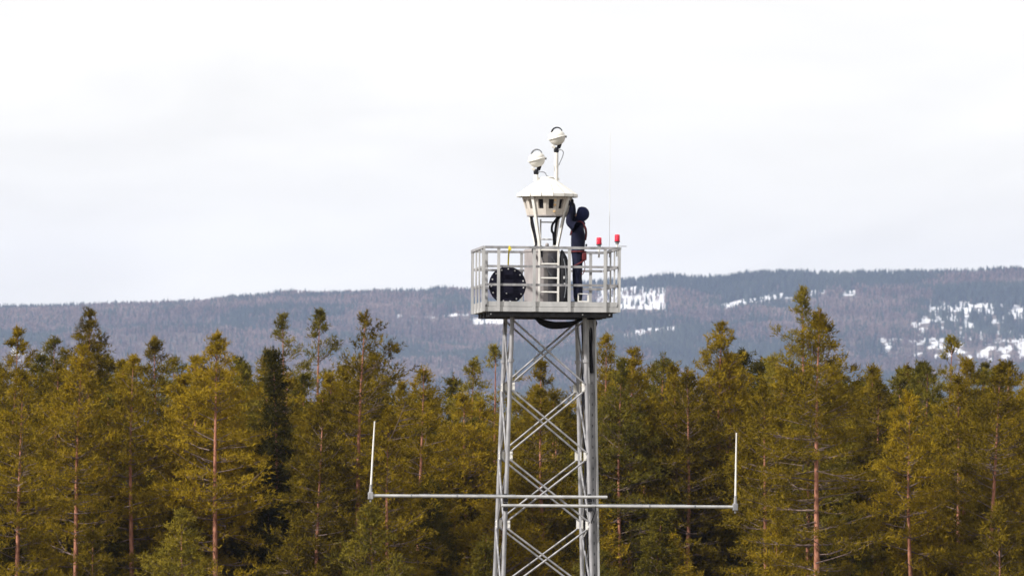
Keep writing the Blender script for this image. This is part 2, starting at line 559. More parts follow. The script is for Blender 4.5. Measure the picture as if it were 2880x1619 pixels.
def far_birch_mesh(seed):
    r = random.Random(seed)
    mb = MB()
    mb.tube([(0, 0, 0), (0.01, 0, 0.45), (0, 0, 0.8)], [0.014, 0.01, 0.004], n=4, cap=False)
    for k in range(16):                     # fan of bare twigs
        a = r.uniform(0, 6.283); z = r.uniform(0.28, 0.7); l = r.uniform(0.18, 0.34) * (1.15 - z * 0.5)
        o = Vector((math.cos(a), math.sin(a), 0))
        p0 = Vector((0, 0, z)); p1 = p0 + o * l * 0.42 + Vector((0, 0, l))
        s = o.cross(Vector((0, 0, 1))) * 0.03
        mb.add([p0, p0.lerp(p1, 0.55) + s, p1, p0.lerp(p1, 0.55) - s], [(0, 1, 2, 3)])
    return mb.mesh('far_birch', M['far_birch'])

N = 170000
fx = rng.uniform(-1190, 1190, N)
fy = rng.uniform(Y_FOOT + 260, Y_CREST + 160, N)
keep = np.abs(fx) < 0.098 * fy + 90
fx, fy = fx[keep], fy[keep]
fz = hill_z(fx, fy)
ct = clear_of_trees(fx, fy, fz)
u01 = rng.random(len(fx))
keep = (u01 > ct * 0.92)
fx, fy, fz = fx[keep], fy[keep], fz[keep]
fpx, fpy = project(fx, fy, fz)
mixn = fbm(fx / 210.0, fy / 150.0, 77, 4)
knoll = np.exp(-(((fpx - 2150) / 150) ** 4 + ((fpy - 800) / 36) ** 2))
mixn = mixn + 0.4 * knoll + 0.06 * (fpx < 700)
conif = rng.random(len(fx)) < np.clip((mixn - 0.44) * 9.0, 0.10, 0.98)
hgt = rng.uniform(10, 19, len(fx)) * (0.8 + 0.4 * fbm(fx / 60.0, fy / 60.0, 9, 2))
hgt = np.where(conif, hgt * (1.08 + 0.3 * knoll), hgt * 0.95)

def stand(name, label, sel, templates):
    V = np.stack([fx[sel], fy[sel], fz[sel] - 0.2], 1)
    me = bpy.data.meshes.new(name)
    me.vertices.add(len(V)); me.vertices.foreach_set('co', V.astype(np.float32).ravel())
    def attr(nm, typ, val, key='value'):
        a = me.attributes.new(nm, typ, 'POINT'); a.data.foreach_set(key, val)
    n = len(V)
    h = hgt[sel]
    w = h * rng.uniform(0.85, 1.35, n)
    attr('size', 'FLOAT_VECTOR', np.stack([w, w, h], 1).astype(np.float32).ravel(), 'vector')
    attr('tone', 'FLOAT', np.clip(0.55 * rng.random(n) + 0.9 * (fbm(fx[sel] / 120.0, fy[sel] / 110.0, 131, 3) - 0.28), 0, 1).astype(np.float32))
    attr('turn', 'FLOAT_VECTOR', np.stack([np.zeros(n), np.zeros(n), rng.uniform(0, 6.28, n)], 1).astype(np.float32).ravel(), 'vector')
    ob = link(name, me)
    tag(ob, label, 'forest', kind='stuff')
    ng = bpy.data.node_groups.new(name + '_scatter', 'GeometryNodeTree')
    ng.interface.new_socket('Geometry', in_out='INPUT', socket_type='NodeSocketGeometry')
    ng.interface.new_socket('Geometry', in_out='OUTPUT', socket_type='NodeSocketGeometry')
    L = ng.links
    gi = ng.nodes.new('NodeGroupInput'); go = ng.nodes.new('NodeGroupOutput')
    iop = ng.nodes.new('GeometryNodeInstanceOnPoints')
    gti = ng.nodes.new('GeometryNodeGeometryToInstance')
    for tme in templates:
        to = bpy.data.objects.new(name + '_tree', tme)          # only a source for the scatter, not in the scene
        oi = ng.nodes.new('GeometryNodeObjectInfo')
        oi.inputs['Object'].default_value = to
        L.new(oi.outputs['Geometry'], gti.inputs['Geometry'])
    m2p = ng.nodes.new('GeometryNodeMeshToPoints')
    sz = ng.nodes.new('GeometryNodeInputNamedAttribute'); sz.data_type = 'FLOAT_VECTOR'; sz.inputs['Name'].default_value = 'size'
    tn = ng.nodes.new('GeometryNodeInputNamedAttribute'); tn.data_type = 'FLOAT_VECTOR'; tn.inputs['Name'].default_value = 'turn'
    L.new(gi.outputs[0], m2p.inputs['Mesh'])
    L.new(m2p.outputs[0], iop.inputs['Points'])
    L.new(gti.outputs[0], iop.inputs['Instance'])
    iop.inputs['Pick Instance'].default_value = True
    L.new(tn.outputs['Attribute'], iop.inputs['Rotation'])
    L.new(sz.outputs['Attribute'], iop.inputs['Scale'])
    L.new(iop.outputs[0], go.inputs[0])
    md = ob.modifiers.new('scatter', 'NODES'); md.node_group = ng
    return ob
stand('hillside_conifer_forest', 'bluish dark conifers covering the distant hillside', conif, [far_spruce_mesh(i) for i in range(4)])
stand('hillside_birch_forest', 'bare greyish birches mixed through the distant hillside', ~conif, [far_birch_mesh(i) for i in range(4)])

# ------------------------------------------------------------------ pines of the near forest
def grow(seed, H, base, Rmax, bend=0.0, kind='pine', thin=1.0, skew=0.0, open_front=0.0, z_open=0.0, dead=0):
    """returns meshes for trunk with limbs, needles, dead branches. base: height where the crown starts"""
    r = np.random.default_rng(seed)
    wood = MB()
    nz_ = 15
    ph = r.uniform(0, 6.28); amp = r.uniform(0.03, 0.10)
    def axis(z):
        t = z / H
        return np.array([bend * t ** 2 + amp * math.sin(2.2 * math.pi * t + ph), amp * math.cos(1.7 * math.pi * t + ph), z])
    r0 = 0.0098 * H
    zs = np.linspace(0, H, nz_)
    wood.tube([axis(z) for z in zs], [max(0.014, r0 * (1 - z / H) ** 0.78) for z in zs], n=9)
    T, D = [], []                         # needle tuft positions and directions
    z = base
    spruce = kind == 'spruce'
    while z < H - 0.15:
        rel = (z - base) / (H - base)
        nb = int(r.integers(4, 7)) if not spruce else int(r.integers(5, 8))
        a0 = r.uniform(0, 6.28)
        for k in range(nb):
            if r.random() > (0.92 * thin if not spruce else 0.97):
                continue
            az = a0 + 2 * math.pi * k / nb + r.normal(0, 0.3)
            h = H - z                       # distance below the tip
            if not spruce and rel < 0.3 and r.random() < 0.35 and dead:
                continue
            dx, dy = math.cos(az), math.sin(az)
            if open_front and dy < -0.25 and z < z_open and r.random() < open_front * (0.95 if math.sin(z * 1.7 + seed) > -0.35 else 0.3):
                continue
            if spruce:
                Lb = Rmax * (1 - rel) ** 0.85 * r.uniform(0.75, 1.1) + 0.10
                el = math.radians(-18 + 50 * rel + r.normal(0, 5))
            else:
                env = min(Rmax, 0.03 + 0.42 * h ** 1.03) * (1.0 if rel > 0.2 else 0.8 + rel)
                Lb = env * (r.uniform(0.5, 0.85) if r.random() < 0.4 else r.uniform(0.85, 1.15)) + 0.06
                el = math.radians(min(68, 62 * math.exp(-h / 2.6) - 6 + 10 * rel + r.normal(0, 9 if rel > 0.4 else 15)))
            Lb *= 1 + skew * dx
            p0 = axis(z)
            out = np.array([dx, dy, 0.0])
            pts = []
            wa_ = r.normal(0, 0.12)
            cv_ = r.normal(0.12, 0.12)
            nseg = 5
            for i in range(nseg):
                s = i / (nseg - 1)
                rise = math.sin(el) * s * Lb + (cv_ if not spruce else 0.10) * Lb * s * s
                wig = wa_ * Lb * math.sin(3.1 * s + az * 3)
                pts.append(p0 + out * (Lb * s * math.cos(el)) + np.array([-dy, dx, 0]) * wig + np.array([0, 0, rise]))
            br = 0.009 + 0.008 * Lb
            wood.tube(pts, [br * (1 - 0.72 * i / (nseg - 1)) for i in range(nseg)], n=4, mi=1, cap=False, smooth=False)
            side = np.array([-dy, dx, 0.0])
            ncl = max(2, int(Lb * (4.6 if not spruce else 7.0) * thin + 0.5))
            for c in range(ncl + 1):
                s = 1.0 if c == ncl else r.uniform(0.16 if not spruce else 0.1, 1.0)
                i0 = min(nseg - 2, int(s * (nseg - 1))); fr = s * (nseg - 1) - i0
                q = pts[i0] * (1 - fr) + pts[i0 + 1] * fr
                if c < ncl:
                    sp = r.choice([-1, 1]) * r.uniform(0.12, 0.42) * Lb * (1.15 - 0.6 * s)
                    e = q + side * sp + out * abs(sp) * 0.55 + np.array([0, 0, r.uniform(0.02, 0.22) if not spruce else r.uniform(-0.12, 0.05)])
                    w_ = 0.007 + 0.003 * Lb
                    up_ = np.array([0, 0, w_])
                    wood.add([q - up_, q + up_, e + up_ * 0.5, e - up_ * 0.5], [(0, 1, 2, 3)], 1)
                else:
                    e = q
                m_ = int(r.integers(8, 13) * (0.55 + 0.45 * min(1.0, h / 2.6))) if not spruce else int(r.integers(6, 10))
                sx = np.array([0.14, 0.14, 0.085]) * (0.38 + 0.62 * min(1.0, h / 2.6)) if not spruce else np.array([0.14, 0.14, 0.05])
                o_ = r.normal(0, 1, (m_, 3)) * sx
                T.append(e + o_)
                dd = o_ * 3.2 + out * 0.45 + np.array([0, 0, 0.75 if not spruce else 0.1]) + r.normal(0, 0.25, (m_, 3))
                D.append(dd)
        z += r.uniform(0.30, 0.46) if not spruce else r.uniform(0.22, 0.34)
    for k in range(4):                     # upright candles on the leader
        T.append(axis(H - 0.16 * k)[None, :] + r.normal(0, 0.05, (5, 3)))
        D.append(np.tile([0, 0, 1.0], (5, 1)) + r.normal(0, 0.4, (5, 3)))
    T = np.concatenate(T); D = np.concatenate(D)
    D /= np.linalg.norm(D, axis=1, keepdims=True)
    nb_ = 5 if not spruce else 6
    n = len(T)
    base_p = np.repeat(T, nb_, 0) + np.repeat(D, nb_, 0) * r.uniform(-0.07, 0.08, (n * nb_, 1))
    rd = r.normal(0, 1, (n * nb_, 3)); rd /= np.linalg.norm(rd, axis=1, keepdims=True)
    dr = np.repeat(D, nb_, 0) * 0.75 + rd * 0.8
    dr /= np.linalg.norm(dr, axis=1, keepdims=True)
    ln = r.uniform(0.10, 0.20, (n * nb_, 1)) * (1 if not spruce else 0.8)
    sd = np.cross(dr, r.normal(0, 1, (n * nb_, 3))); sd /= np.linalg.norm(sd, axis=1, keepdims=True) + 1e-9
    wd = r.uniform(0.011, 0.021, (n * nb_, 1))
    V = np.empty((n * nb_, 3, 3), np.float32)
    V[:, 0] = base_p - sd * wd
    V[:, 1] = base_p + sd * wd
    V[:, 2] = base_p + dr * ln
    Fq = np.arange(n * nb_ * 3, dtype=np.int32).reshape(-1, 3)
    crown = mesh_np('crown', V.reshape(-1, 3), Fq, [])
    trunk = wood.mesh('trunk', [M['bark'], M['twig']])
    deads = []
    for k in range(dead):
        zz = r.uniform(max(min(5.5, base), base - 4.2), base + 1.2)
        az = r.uniform(0, 6.28)
        Lb = r.uniform(0.5, 1.7)
        o = np.array([math.cos(az), math.sin(az), 0.0]); s_ = np.array([-o[1], o[0], 0])
        p0 = axis(zz)
        el = r.normal(0.05, 0.35); cu = r.normal(0, 0.22)
        pp = [p0 + o * Lb * t + s_ * cu * Lb * t * t + np.array([0, 0, Lb * (el * t - 0.35 * t * t * r.uniform(0.2, 1))]) for t in np.linspace(0, 1, 6)]
        mb = MB().tube(pp, list(np.linspace(0.022, 0.006, 6)), n=5, cap=False)
        for q in range(int(r.integers(1, 4))):
            i = int(r.integers(2, 5)); e = pp[i] + s_ * r.choice([-1, 1]) * r.uniform(0.15, 0.45) + o * 0.2 + np.array([0, 0, r.normal(0, 0.18)])
            mb.tube([pp[i], e], [0.010, 0.004], n=4, cap=False)
        deads.append(mb.mesh('dead_branch', M['dead']))
    return trunk, crown, deads

rf_lean = random.Random(21)
def plant(meshes, loc, rz, sc, needle, label, group=None, name='pine_tree', wide=1.0):
    trunk, crown, deads = meshes
    root = bpy.data.objects.new(name, None)
    COL.objects.link(root)
    root.location = loc
    root.rotation_euler = (rf_lean.gauss(0, 0.014), rf_lean.gauss(0, 0.014), rz)
    root.scale = (sc * wide, sc * wide, sc)
    tag(root, label, 'tree', group)
    link('trunk', trunk, root)
    c = link('crown', crown, root)
    if not crown.materials:
        crown.materials.append(needle)
    elif crown.materials[0] != needle:
        c.material_slots[0].link = 'OBJECT'
        c.material_slots[0].material = needle
    for d in deads:
        link('dead_branch', d, root)
    return root

# trunk pixel x (half way down), top pixel x, top pixel y, distance, crown radius, crown base pixel y, kind, options, label
FRONT = [
 (198, 214, 985, 222, 2.2, 1290, 'pine', dict(open_front=0.9, dead=6), 'pine with bare reddish trunk, the first tall trunk from the photo\'s left edge'),
 (262, 266, 880, 238, 2.1, 1420, 'pine', dict(), 'tallest pointed pine top in the far left group, against the hill'),
 (12, 15, 935, 230, 2.0, 1430, 'pine', dict(), 'pine cut off by the left edge of the photo'),
 (160, 168, 948, 246, 1.9, 1400, 'cool', dict(thin=0.8), 'thin-topped greyish pine between the left edge and the tallest left pine'),
 (367, 378, 1003, 222, 2.0, 1200, 'pine', dict(open_front=0.95, dead=6), 'pine whose pale orange trunk shows high up, second tall trunk from left'),
 (440, 442, 962, 236, 2.0, 1420, 'pine', dict(), 'broad twin-pointed pine behind the second tall trunk from left'),
 (609, 612, 942, 221, 2.2, 1180, 'pine', dict(open_front=0.95, dead=8), 'pine with long bare orange trunk, third tall trunk from left'),
 (808, 812, 888, 240, 1.9, 1420, 'cool', dict(thin=0.62), 'see-through pine with wide airy top left of the slim spire pine'),
 (893, 896, 878, 244, 1.5, 1400, 'cool', dict(thin=0.62), 'slim see-through spire pine left of the pine with the one-sided crown'),
 (775, 776, 985, 226, 1.5, 1480, 'spruce', dict(), 'narrow dark spruce in front of the see-through pines'),
 (1012, 1046, 880, 219, 2.3, 1170, 'pine', dict(open_front=0.9, thin=0.8, skew=0.35, dead=5), 'tall pine with lopsided crown reaching right, left of the tower'),
 (1178, 1186, 1035, 223, 2.0, 1290, 'pine', dict(open_front=0.8, dead=3), 'bushy pine between the lopsided pine and the tower'),
 (1322, 1326, 1015, 247, 1.7, 1400, 'cool', dict(thin=0.7), 'small airy pine top just left of the tower mast'),
 (1398, 1396, 978, 238, 1.2, 1400, 'cool', dict(thin=0.5), 'sparse pine top poking up against the mast\'s left legs'),
 (1505, 1500, 1018, 236, 2.0, 1420, 'pine', dict(), 'yellowish pine seen through the upper bracing of the tower'),
 (1256, 1256, 1058, 250, 0.9, 1400, 'spruce', dict(), 'tiny narrow spruce tip left of the tower'),
 (1697, 1693, 945, 238, 1.8, 1420, 'pine', dict(thin=0.85), 'pine with pointed top just right of the tower mast'),
 (1765, 1765, 988, 227, 1.8, 1330, 'pine', dict(open_front=0.5, dead=2), 'rounded pine second to the right of the tower mast'),
 (1858, 1862, 1000, 233, 1.9, 1420, 'cool', dict(), 'broad olive pine behind the right antenna arm'),
 (2030, 2037, 912, 229, 2.1, 1430, 'pine', dict(), 'tall pointed pine left of the dark spruce, right half'),
 (2100, 2099, 985, 239, 1.7, 1480, 'spruce', dict(), 'dark shaded spruce between two tall pines on the right half'),
 (2262, 2266, 820, 246, 1.9, 1300, 'cool', dict(thin=0.68), 'highest thin treetop of all, behind the big orange-trunk pine'),
 (2306, 2340, 872, 215, 2.7, 1270, 'pine', dict(open_front=0.95, dead=10), 'biggest pine with thick orange trunk, right of the right antenna'),
 (2158, 2166, 1085, 219, 1.9, 1380, 'pine', dict(open_front=0.7, dead=5), 'pine right beside the right whip antenna, in front of the tallest'),
 (2452, 2450, 1040, 236, 1.9, 1420, 'cool', dict(), 'plain olive pine right of the biggest pine'),
 (2540, 2542, 1048, 240, 1.9, 1420, 'cool', dict(thin=0.85), 'soft-edged pine below the speckled snow slope'),
 (2575, 2568, 1110, 221, 1.9, 1340, 'pine', dict(open_front=0.8, dead=6), 'pine with thin dark trunk midway between biggest pine and right edge'),
 (2662, 2668, 948, 248, 1.2, 1320, 'cool', dict(thin=0.6), 'slender see-through pine top against the speckled snow slope'),
 (2698, 2722, 1012, 226, 1.8, 1240, 'pine', dict(open_front=0.8, dead=2), 'leaning pine with shaded side, right of the slender see-through top'),
 (2776, 2812, 1034, 219, 2.0, 1320, 'pine', dict(open_front=0.9, dead=12), 'pine with many dead grey branches on its trunk near the right edge'),
 (512, 516, 1060, 225, 1.9, 1360, 'pine', dict(open_front=0.8, dead=5), 'pine between the second and third tall trunks from left'),
 (672, 668, 1035, 228, 1.8, 1400, 'pine', dict(open_front=0.8, dead=6), 'pine just right of the third tall trunk, with a slim low trunk'),
 (897, 900, 1120, 218, 1.8, 1470, 'pine', dict(open_front=0.5, dead=4), 'lower pine left of the left whip antenna'),
 (1100, 1098, 1150, 218, 1.8, 1430, 'pine', dict(open_front=0.7, dead=4), 'low bright pine under the left antenna arm'),
 (738, 733, 992, 233, 1.6, 1420, 'pine', dict(), 'pine immediately left of the narrow dark spruce'),
 (984, 978, 1030, 231, 1.8, 1380, 'pine', dict(dead=4), 'pine hidden behind the lopsided pine left of the tower'),
 (48, 52, 1050, 218, 1.9, 1480, 'pine', dict(open_front=0.6, dead=4), 'low full pine near the bottom left corner'),
 (2872, 2868, 1062, 223, 1.8, 1420, 'pine', dict(), 'pine cut off by the right edge of the photo'),
 (1920, 1922, 1040, 226, 1.8, 1440, 'pine', dict(), 'bright pine left of the tall pointed pine on the right half'),
]
def needle_for(kind):
    return {'pine': M['pine'], 'cool': M['pine_cool'], 'spruce': M['spruce']}[kind]

for i, (px, tx, ty, d, R_, by, kind, opt, label) in enumerate(FRONT):
    top = at(tx, ty, d)
    foot = at(px, 1400, d)
    H = top.z
    zo = at(px, by, d).z
    zb = 5.2 if 'open_front' in opt else 5.8
    k2 = 'spruce' if kind == 'spruce' else 'pine'
    if k2 == 'spruce': zb = 3.0
    ms = grow(100 + i, H, zb, R_ * 0.88, bend=(top.x - foot.x) * 1.1, kind=k2, z_open=zo, **opt)
    plant(ms, (foot.x - 0.1 * (top.x - foot.x), d, 0), 0.0, 1.0, needle_for(kind), label,
          'pines along the forest edge' if k2 == 'pine' else 'dark spruces among the pines',
          'pine_tree' if k2 == 'pine' else 'spruce_tree')

# the mass of pines behind and between them
FILL = [grow(900 + k, 15.0, [5.0, 4.2, 6.0, 3.6, 5.0, 4.4][k], [1.9, 1.5, 2.0, 1.7, 1.4, 1.9][k], thin=[1, .9, 1, 1, .85, 1][k], dead=2) for k in range(6)]
DARK = [grow(930 + k, 15.0, 1.5, [1.5, 1.8][k], kind='spruce') for k in range(2)]
YOUNG = [grow(950 + k, 9.0, 0.6, 1.9, thin=1.0) for k in range(3)]
YOUNG.append(grow(960, 9.0, 0.5, 1.6, kind='spruce'))
rf = random.Random(5)
def side_of(px):
    return 'left of the tower' if px < 1390 else ('behind the tower' if px < 1700 else 'right of the tower')
rows = [(227, 2.7), (233, 2.5), (239, 2.5), (246, 2.5), (254, 2.6), (263, 2.8), (275, 3.2)]
for ri, (d, step) in enumerate(rows):
    half = 1440 / F_PX * d + 2.6
    x = -half + rf.uniform(0, step)
    while x < half:
        dd = d + rf.uniform(-3, 3)
        px = 1440 + x / dd * F_PX
        sky_lim = 1015 + 25 * ri * 0 
        ty = rf.choice([rf.uniform(1000, 1060), rf.uniform(1050, 1160)])
        if 1100 < px < 1700: ty = rf.uniform(1085, 1170)
        H = at(px, ty, dd).z
        k = rf.randrange(6)
        cool = rf.random() < 0.25 + 0.09 * ri
        if rf.random() < 0.11:
            plant(DARK[k % 2], (x, dd, 0), rf.uniform(0, 6.28), H / 15.0, M['spruce'], 'dark spruce half hidden among the pines ' + side_of(px),
                  'spruces half hidden in the forest ' + side_of(px), 'spruce_tree', wide=rf.uniform(0.85, 1.2))
            x += step * rf.uniform(0.75, 1.3)
            continue
        plant(FILL[k], (x, dd, 0), rf.uniform(0, 6.28), H / 15.0, M['pine_cool'] if cool else M['pine'],
              'dense crowned pine standing deep in the forest ' + side_of(px), 'pines deep in the forest ' + side_of(px), wide=rf.uniform(0.85, 1.2))
        x += step * rf.uniform(0.75, 1.3)
for d, step, y0_, y1_ in ((217.5, 3.3, 1400, 1590), (222.5, 2.9, 1330, 1500), (228, 2.8, 1250, 1420), (232, 2.9, 1180, 1330)):
    half = 1440 / F_PX * d + 2.0
    x = -half + rf.uniform(0, step)
    while x < half:
        dd = d + rf.uniform(-1.6, 1.6)
        px = 1440 + x / dd * F_PX
        H = at(px, rf.uniform(y0_, y1_), dd).z
        k = rf.randrange(4)
        plant(YOUNG[k], (x, dd, 0), rf.uniform(0, 6.28), H / 9.0, M['spruce'] if k == 3 else (M['pine_cool'] if rf.random() < 0.35 else M['pine']),
              'low young %s filling the forest edge %s' % ('spruce' if k == 3 else 'pine', side_of(px)), 'young %ss at the forest edge %s' % ('spruce' if k == 3 else 'pine', side_of(px)),
              'young_spruce' if k == 3 else 'young_pine')
        x += step * rf.uniform(0.75, 1.3)

# ------------------------------------------------------------------ the tower
DECK = 15.0
tower = thing('lattice_tower', 'tall galvanised lattice tower with railed square work platform on top', 'tower')
def leg_off(z):
    return 0.717 + 0.031 * (14.74 - z)
for sx in (-1, 1):
    for sy in (-1, 1):
        mb = MB()
        mb.tube([(sx * leg_off(z), sy * leg_off(z), z) for z in (0.0, 5.0, 10.0, 14.76)], 0.042, n=12)
        for z in (4.0, 9.3, 13.9):        # bolted flange joints
            c = leg_off(z)
            mb.lathe([(0.041, -0.03), (0.062, -0.03), (0.062, 0.03), (0.041, 0.03)], 12, (sx * c, sy * c, z), smooth=False)
        mb.box((sx * leg_off(0), sy * leg_off(0), 0.03), (0.3, 0.3, 0.06))
        mb.build('leg', M['galv'], tower)
JZ = [14.74 - 1.3555 * k for k in range(11)]
brace_off = 0.046
for f in range(4):
    rotf = Matrix.Rotation(f * math.pi / 2, 3, 'Z')
    for k in range(10):
        z1, z0 = JZ[k], JZ[k + 1]
        o1, o0 = leg_off(z1), leg_off(z0)
        for s in (-1, 1):
            dep = 0.0 if s < 0 else 0.04           # the two diagonals pass one in front of the other
            a = Vector((s * (o1 - 0.03), -(o1 + brace_off - 0.02 - dep), z1 - 0.06))
            e = Vector((-s * (o0 - 0.03), -(o0 + brace_off - 0.02 - dep), z0 + 0.06))
            MB().tube([rotf @ a, rotf @ e], 0.019, n=8).build('brace', M['galv'], tower)
for k in range(1, 10):
    for f in range(4):
        rotf = Matrix.Rotation(f * math.pi / 2, 3, 'Z')
        o = leg_off(JZ[k])
        mb = MB()
        for s in (-1, 1):
            mb.box((s * (o - 0.045), -(o + 0.012), JZ[k]), (0.105, 0.014, 0.17))
        mb.v = [tuple(rotf @ Vector(p)) for p in mb.v]
        for s in (-1, 1):
            for q in (-0.05, 0.05):
                pb = rotf @ Vector((s * (o - 0.06), -(o + 0.026), JZ[k] + q))
                mb.box(pb, (0.022, 0.022, 0.022))
        mb.build('gusset_plate', M['white_paint'], tower)
# platform
plat = sub_empty('platform', tower)
mb = MB()
mb.box((0, 0, DECK - 0.035), (2.56, 2.56, 0.03))
for k in range(20):                        # grating bars on top
    mb.box((0, -1.235 + 0.13 * k, DECK - 0.01), (2.54, 0.03, 0.02))
mb.build('deck_grating', M['galv'], plat)
for s in (-1, 1):
    MB().box((0, s * 1.297, 14.897), (2.62, 0.05, 0.094)).build('fascia_beam', M['galv_light'], plat)
    MB().box((s * 1.297, 0, 14.897), (0.05, 2.54, 0.094)).build('fascia_beam', M['galv_light'], plat)
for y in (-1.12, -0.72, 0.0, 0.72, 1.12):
    MB().box((0, y, 14.80), (2.44, 0.10, 0.092)).build('floor_beam', M['dark_and_shade_steel'], plat)  # near-black colour carries the shade below the deck
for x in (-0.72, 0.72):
    MB().box((x, 0, 14.86), (0.09, 2.34, 0.085)).build('floor_beam', M['dark_and_shade_steel'], plat)
for x, y in ((-1.19, -1.21), (0.62, -1.21), (1.15, -1.21)):
    MB().tube([(x, y, 14.80), (x, y - 0.03, 14.80)], 0.014, n=8).build('bolt', M['bolt'], plat)
# railing
rail = sub_empty('railing', tower)
RH = (16.105, 15.735, 15.375)
post_me = MB().box((0, 0, (14.852 + 16.08) / 2), (0.058, 0.03, 16.08 - 14.852)).mesh('post', M['galv_light'])
for f in range(4):
    rot4 = Matrix.Rotation(f * math.pi / 2, 4, 'Z')
    for u in (-1.052, -0.351, 0.340, 1.045):
        o = link('post', post_me, rail)
        o.matrix_local = rot4 @ Matrix.Translation((u, -1.340, 0))
    r3 = rot4.to_3x3()
    for k, z in enumerate(RH):
        h = 0.05 if k == 0 else 0.046
        y = -1.340 if k == 0 else -1.3035
        mb = MB().box((0, y, z), (2.64 if k == 0 else 2.56, 0.05 if k == 0 else 0.036, h))
        mb.v = [tuple(r3 @ Vector(p)) for p in mb.v]
        mb.build('top_rail' if k == 0 else 'mid_rail', M['galv'], rail)
    mb = MB().box((0, -1.308, 15.0), (2.56, 0.012, 0.098))
    mb.v = [tuple(r3 @ Vector(p)) for p in mb.v]
    mb.build('toe_board', M['galv_light'], rail)
for sx in (-1, 1):
    for sy in (-1, 1):
        MB().box((sx * 1.335, sy * 1.335, (14.852 + 16.128) / 2), (0.036, 0.036, 16.128 - 14.852)).build('corner_post', M['galv_light'], rail)
MB().box((1.40, -1.25, 16.15), (0.16, 0.02, 0.012)).build('latch', M['galv'], rail)

# cable tray up the right-hand side of the mast
tray = sub_empty('cable_tray', tower)
def tray_x(z, t):
    return 0.80 + 0.148 * t + 0.019 * (14.0 - z)
mb = MB()
zz = [0.2, 14.72]
def strip_box(mb, t0, t1, y0, y1):
    vs_ = []
    for z in zz:
        for (t, y) in ((t0, y0), (t1, y0), (t1, y1), (t0, y1)):
            vs_.append((tray_x(z, t), y - 0.031 * (14.0 - z) * 0.6, z))
    mb.add(vs_, [(0, 3, 2, 1), (4, 5, 6, 7), (0, 1, 5, 4), (1, 2, 6, 5), (2, 3, 7, 6), (3, 0, 4, 7)])
strip_box(mb, 0.14, 0.86, -0.56, -0.553)
mb.build('tray_sheet', M['galv'], tray)
for t0, t1 in ((-0.06, 0.12), (0.88, 1.12)):
    m2 = MB(); strip_box(m2, t0, t1, -0.64, -0.53)
    m2.build('side_rail', M['galv_light'], tray)
slot = MB().box((0, 0, 0), (0.016, 0.006, 0.05)).mesh('slot', M['dark_and_shade_steel'])
for k in range(36):
    z = 14.1 - 0.21 * k
    o = link('slot', slot, tray)
    o.location = (tray_x(z, 0.5), -0.563 - 0.031 * (14.0 - z) * 0.6, z)
# cables inside the mast
cab = thing('cable_bundle', 'black cables running down between the right-hand tower legs', 'cables')
rc = random.Random(3)
for k in range(5):
    pts = []
    for i in range(26):
        z = 14.7 - 0.5 * i
        pts.append((0.80 + 0.02 * k - 0.012 * (14.7 - z) * 0 + 0.026 * (14.7 - z) * 0.95 - 0.05 + 0.018 * math.sin(i * 1.3 + k * 2), 0.15 + 0.04 * k + 0.05 * math.sin(i * 0.8 + k), z))
    MB().tube(pts, 0.016, n=6).build('cable', M['black'], cab)
pts = curve_pts([(0.93, -0.92, 11.06), (0.92, -0.95, 10.95), (0.86, -0.90, 10.75), (0.84, -0.7, 10.55), (0.87, -0.4, 10.2), (0.88, -0.1, 9.7)], 20)
MB().tube(pts, 0.011, n=6).build('cable', M['black'], cab)
pts = curve_pts([(0.75, -0.80, 11.0), (0.80, -0.86, 10.8), (0.79, -0.83, 10.6), (0.73, -0.7, 10.45)], 16)
MB().tube(pts, 0.012, n=6).build('cable', M['galv_light'], cab)
# hoses looped under the platform
coil = thing('hose_loops', 'thick black hose loops slung under the platform floor', 'hoses', (0.28, 0.0, 14.62))
for k in range(6):
    y = -0.35 + 0.13 * k
    sag = 0.10 + 0.018 * k
    w = 0.50 - 0.02 * abs(k - 2)
    pts = curve_pts([(-w, y, 0.14), (-w * 0.72, y, 0.14 - sag * 0.62), (-0.1, y + 0.03, 0.14 - sag), (w * 0.5, y, 0.14 - sag * 0.85), (w * 0.85, y, 0.14 - sag * 0.3), (w, y, 0.14)], 26)
    MB().tube(pts, 0.021, n=8).build('hose', M['black'], coil)
pts = [(0.55 + 0.09 * math.cos(a) + 0.05, -0.5 + 0.02 * a / 6, 0.03 + 0.085 * math.sin(a)) for a in np.linspace(0, 4 * math.pi, 40)]
MB().tube(pts, 0.024, n=8).build('hose', M['black'], coil)
for k in range(2):
    pts = curve_pts([(0.50 + 0.05 * k, -0.5, 0.05), (0.54 + 0.05 * k, -0.55, -0.15), (0.545 + 0.04 * k, -0.58, -0.5), (0.57 + 0.04 * k, -0.60, -0.95)], 16)
    MB().tube(pts, 0.022, n=8).build('hose', M['black'], coil)

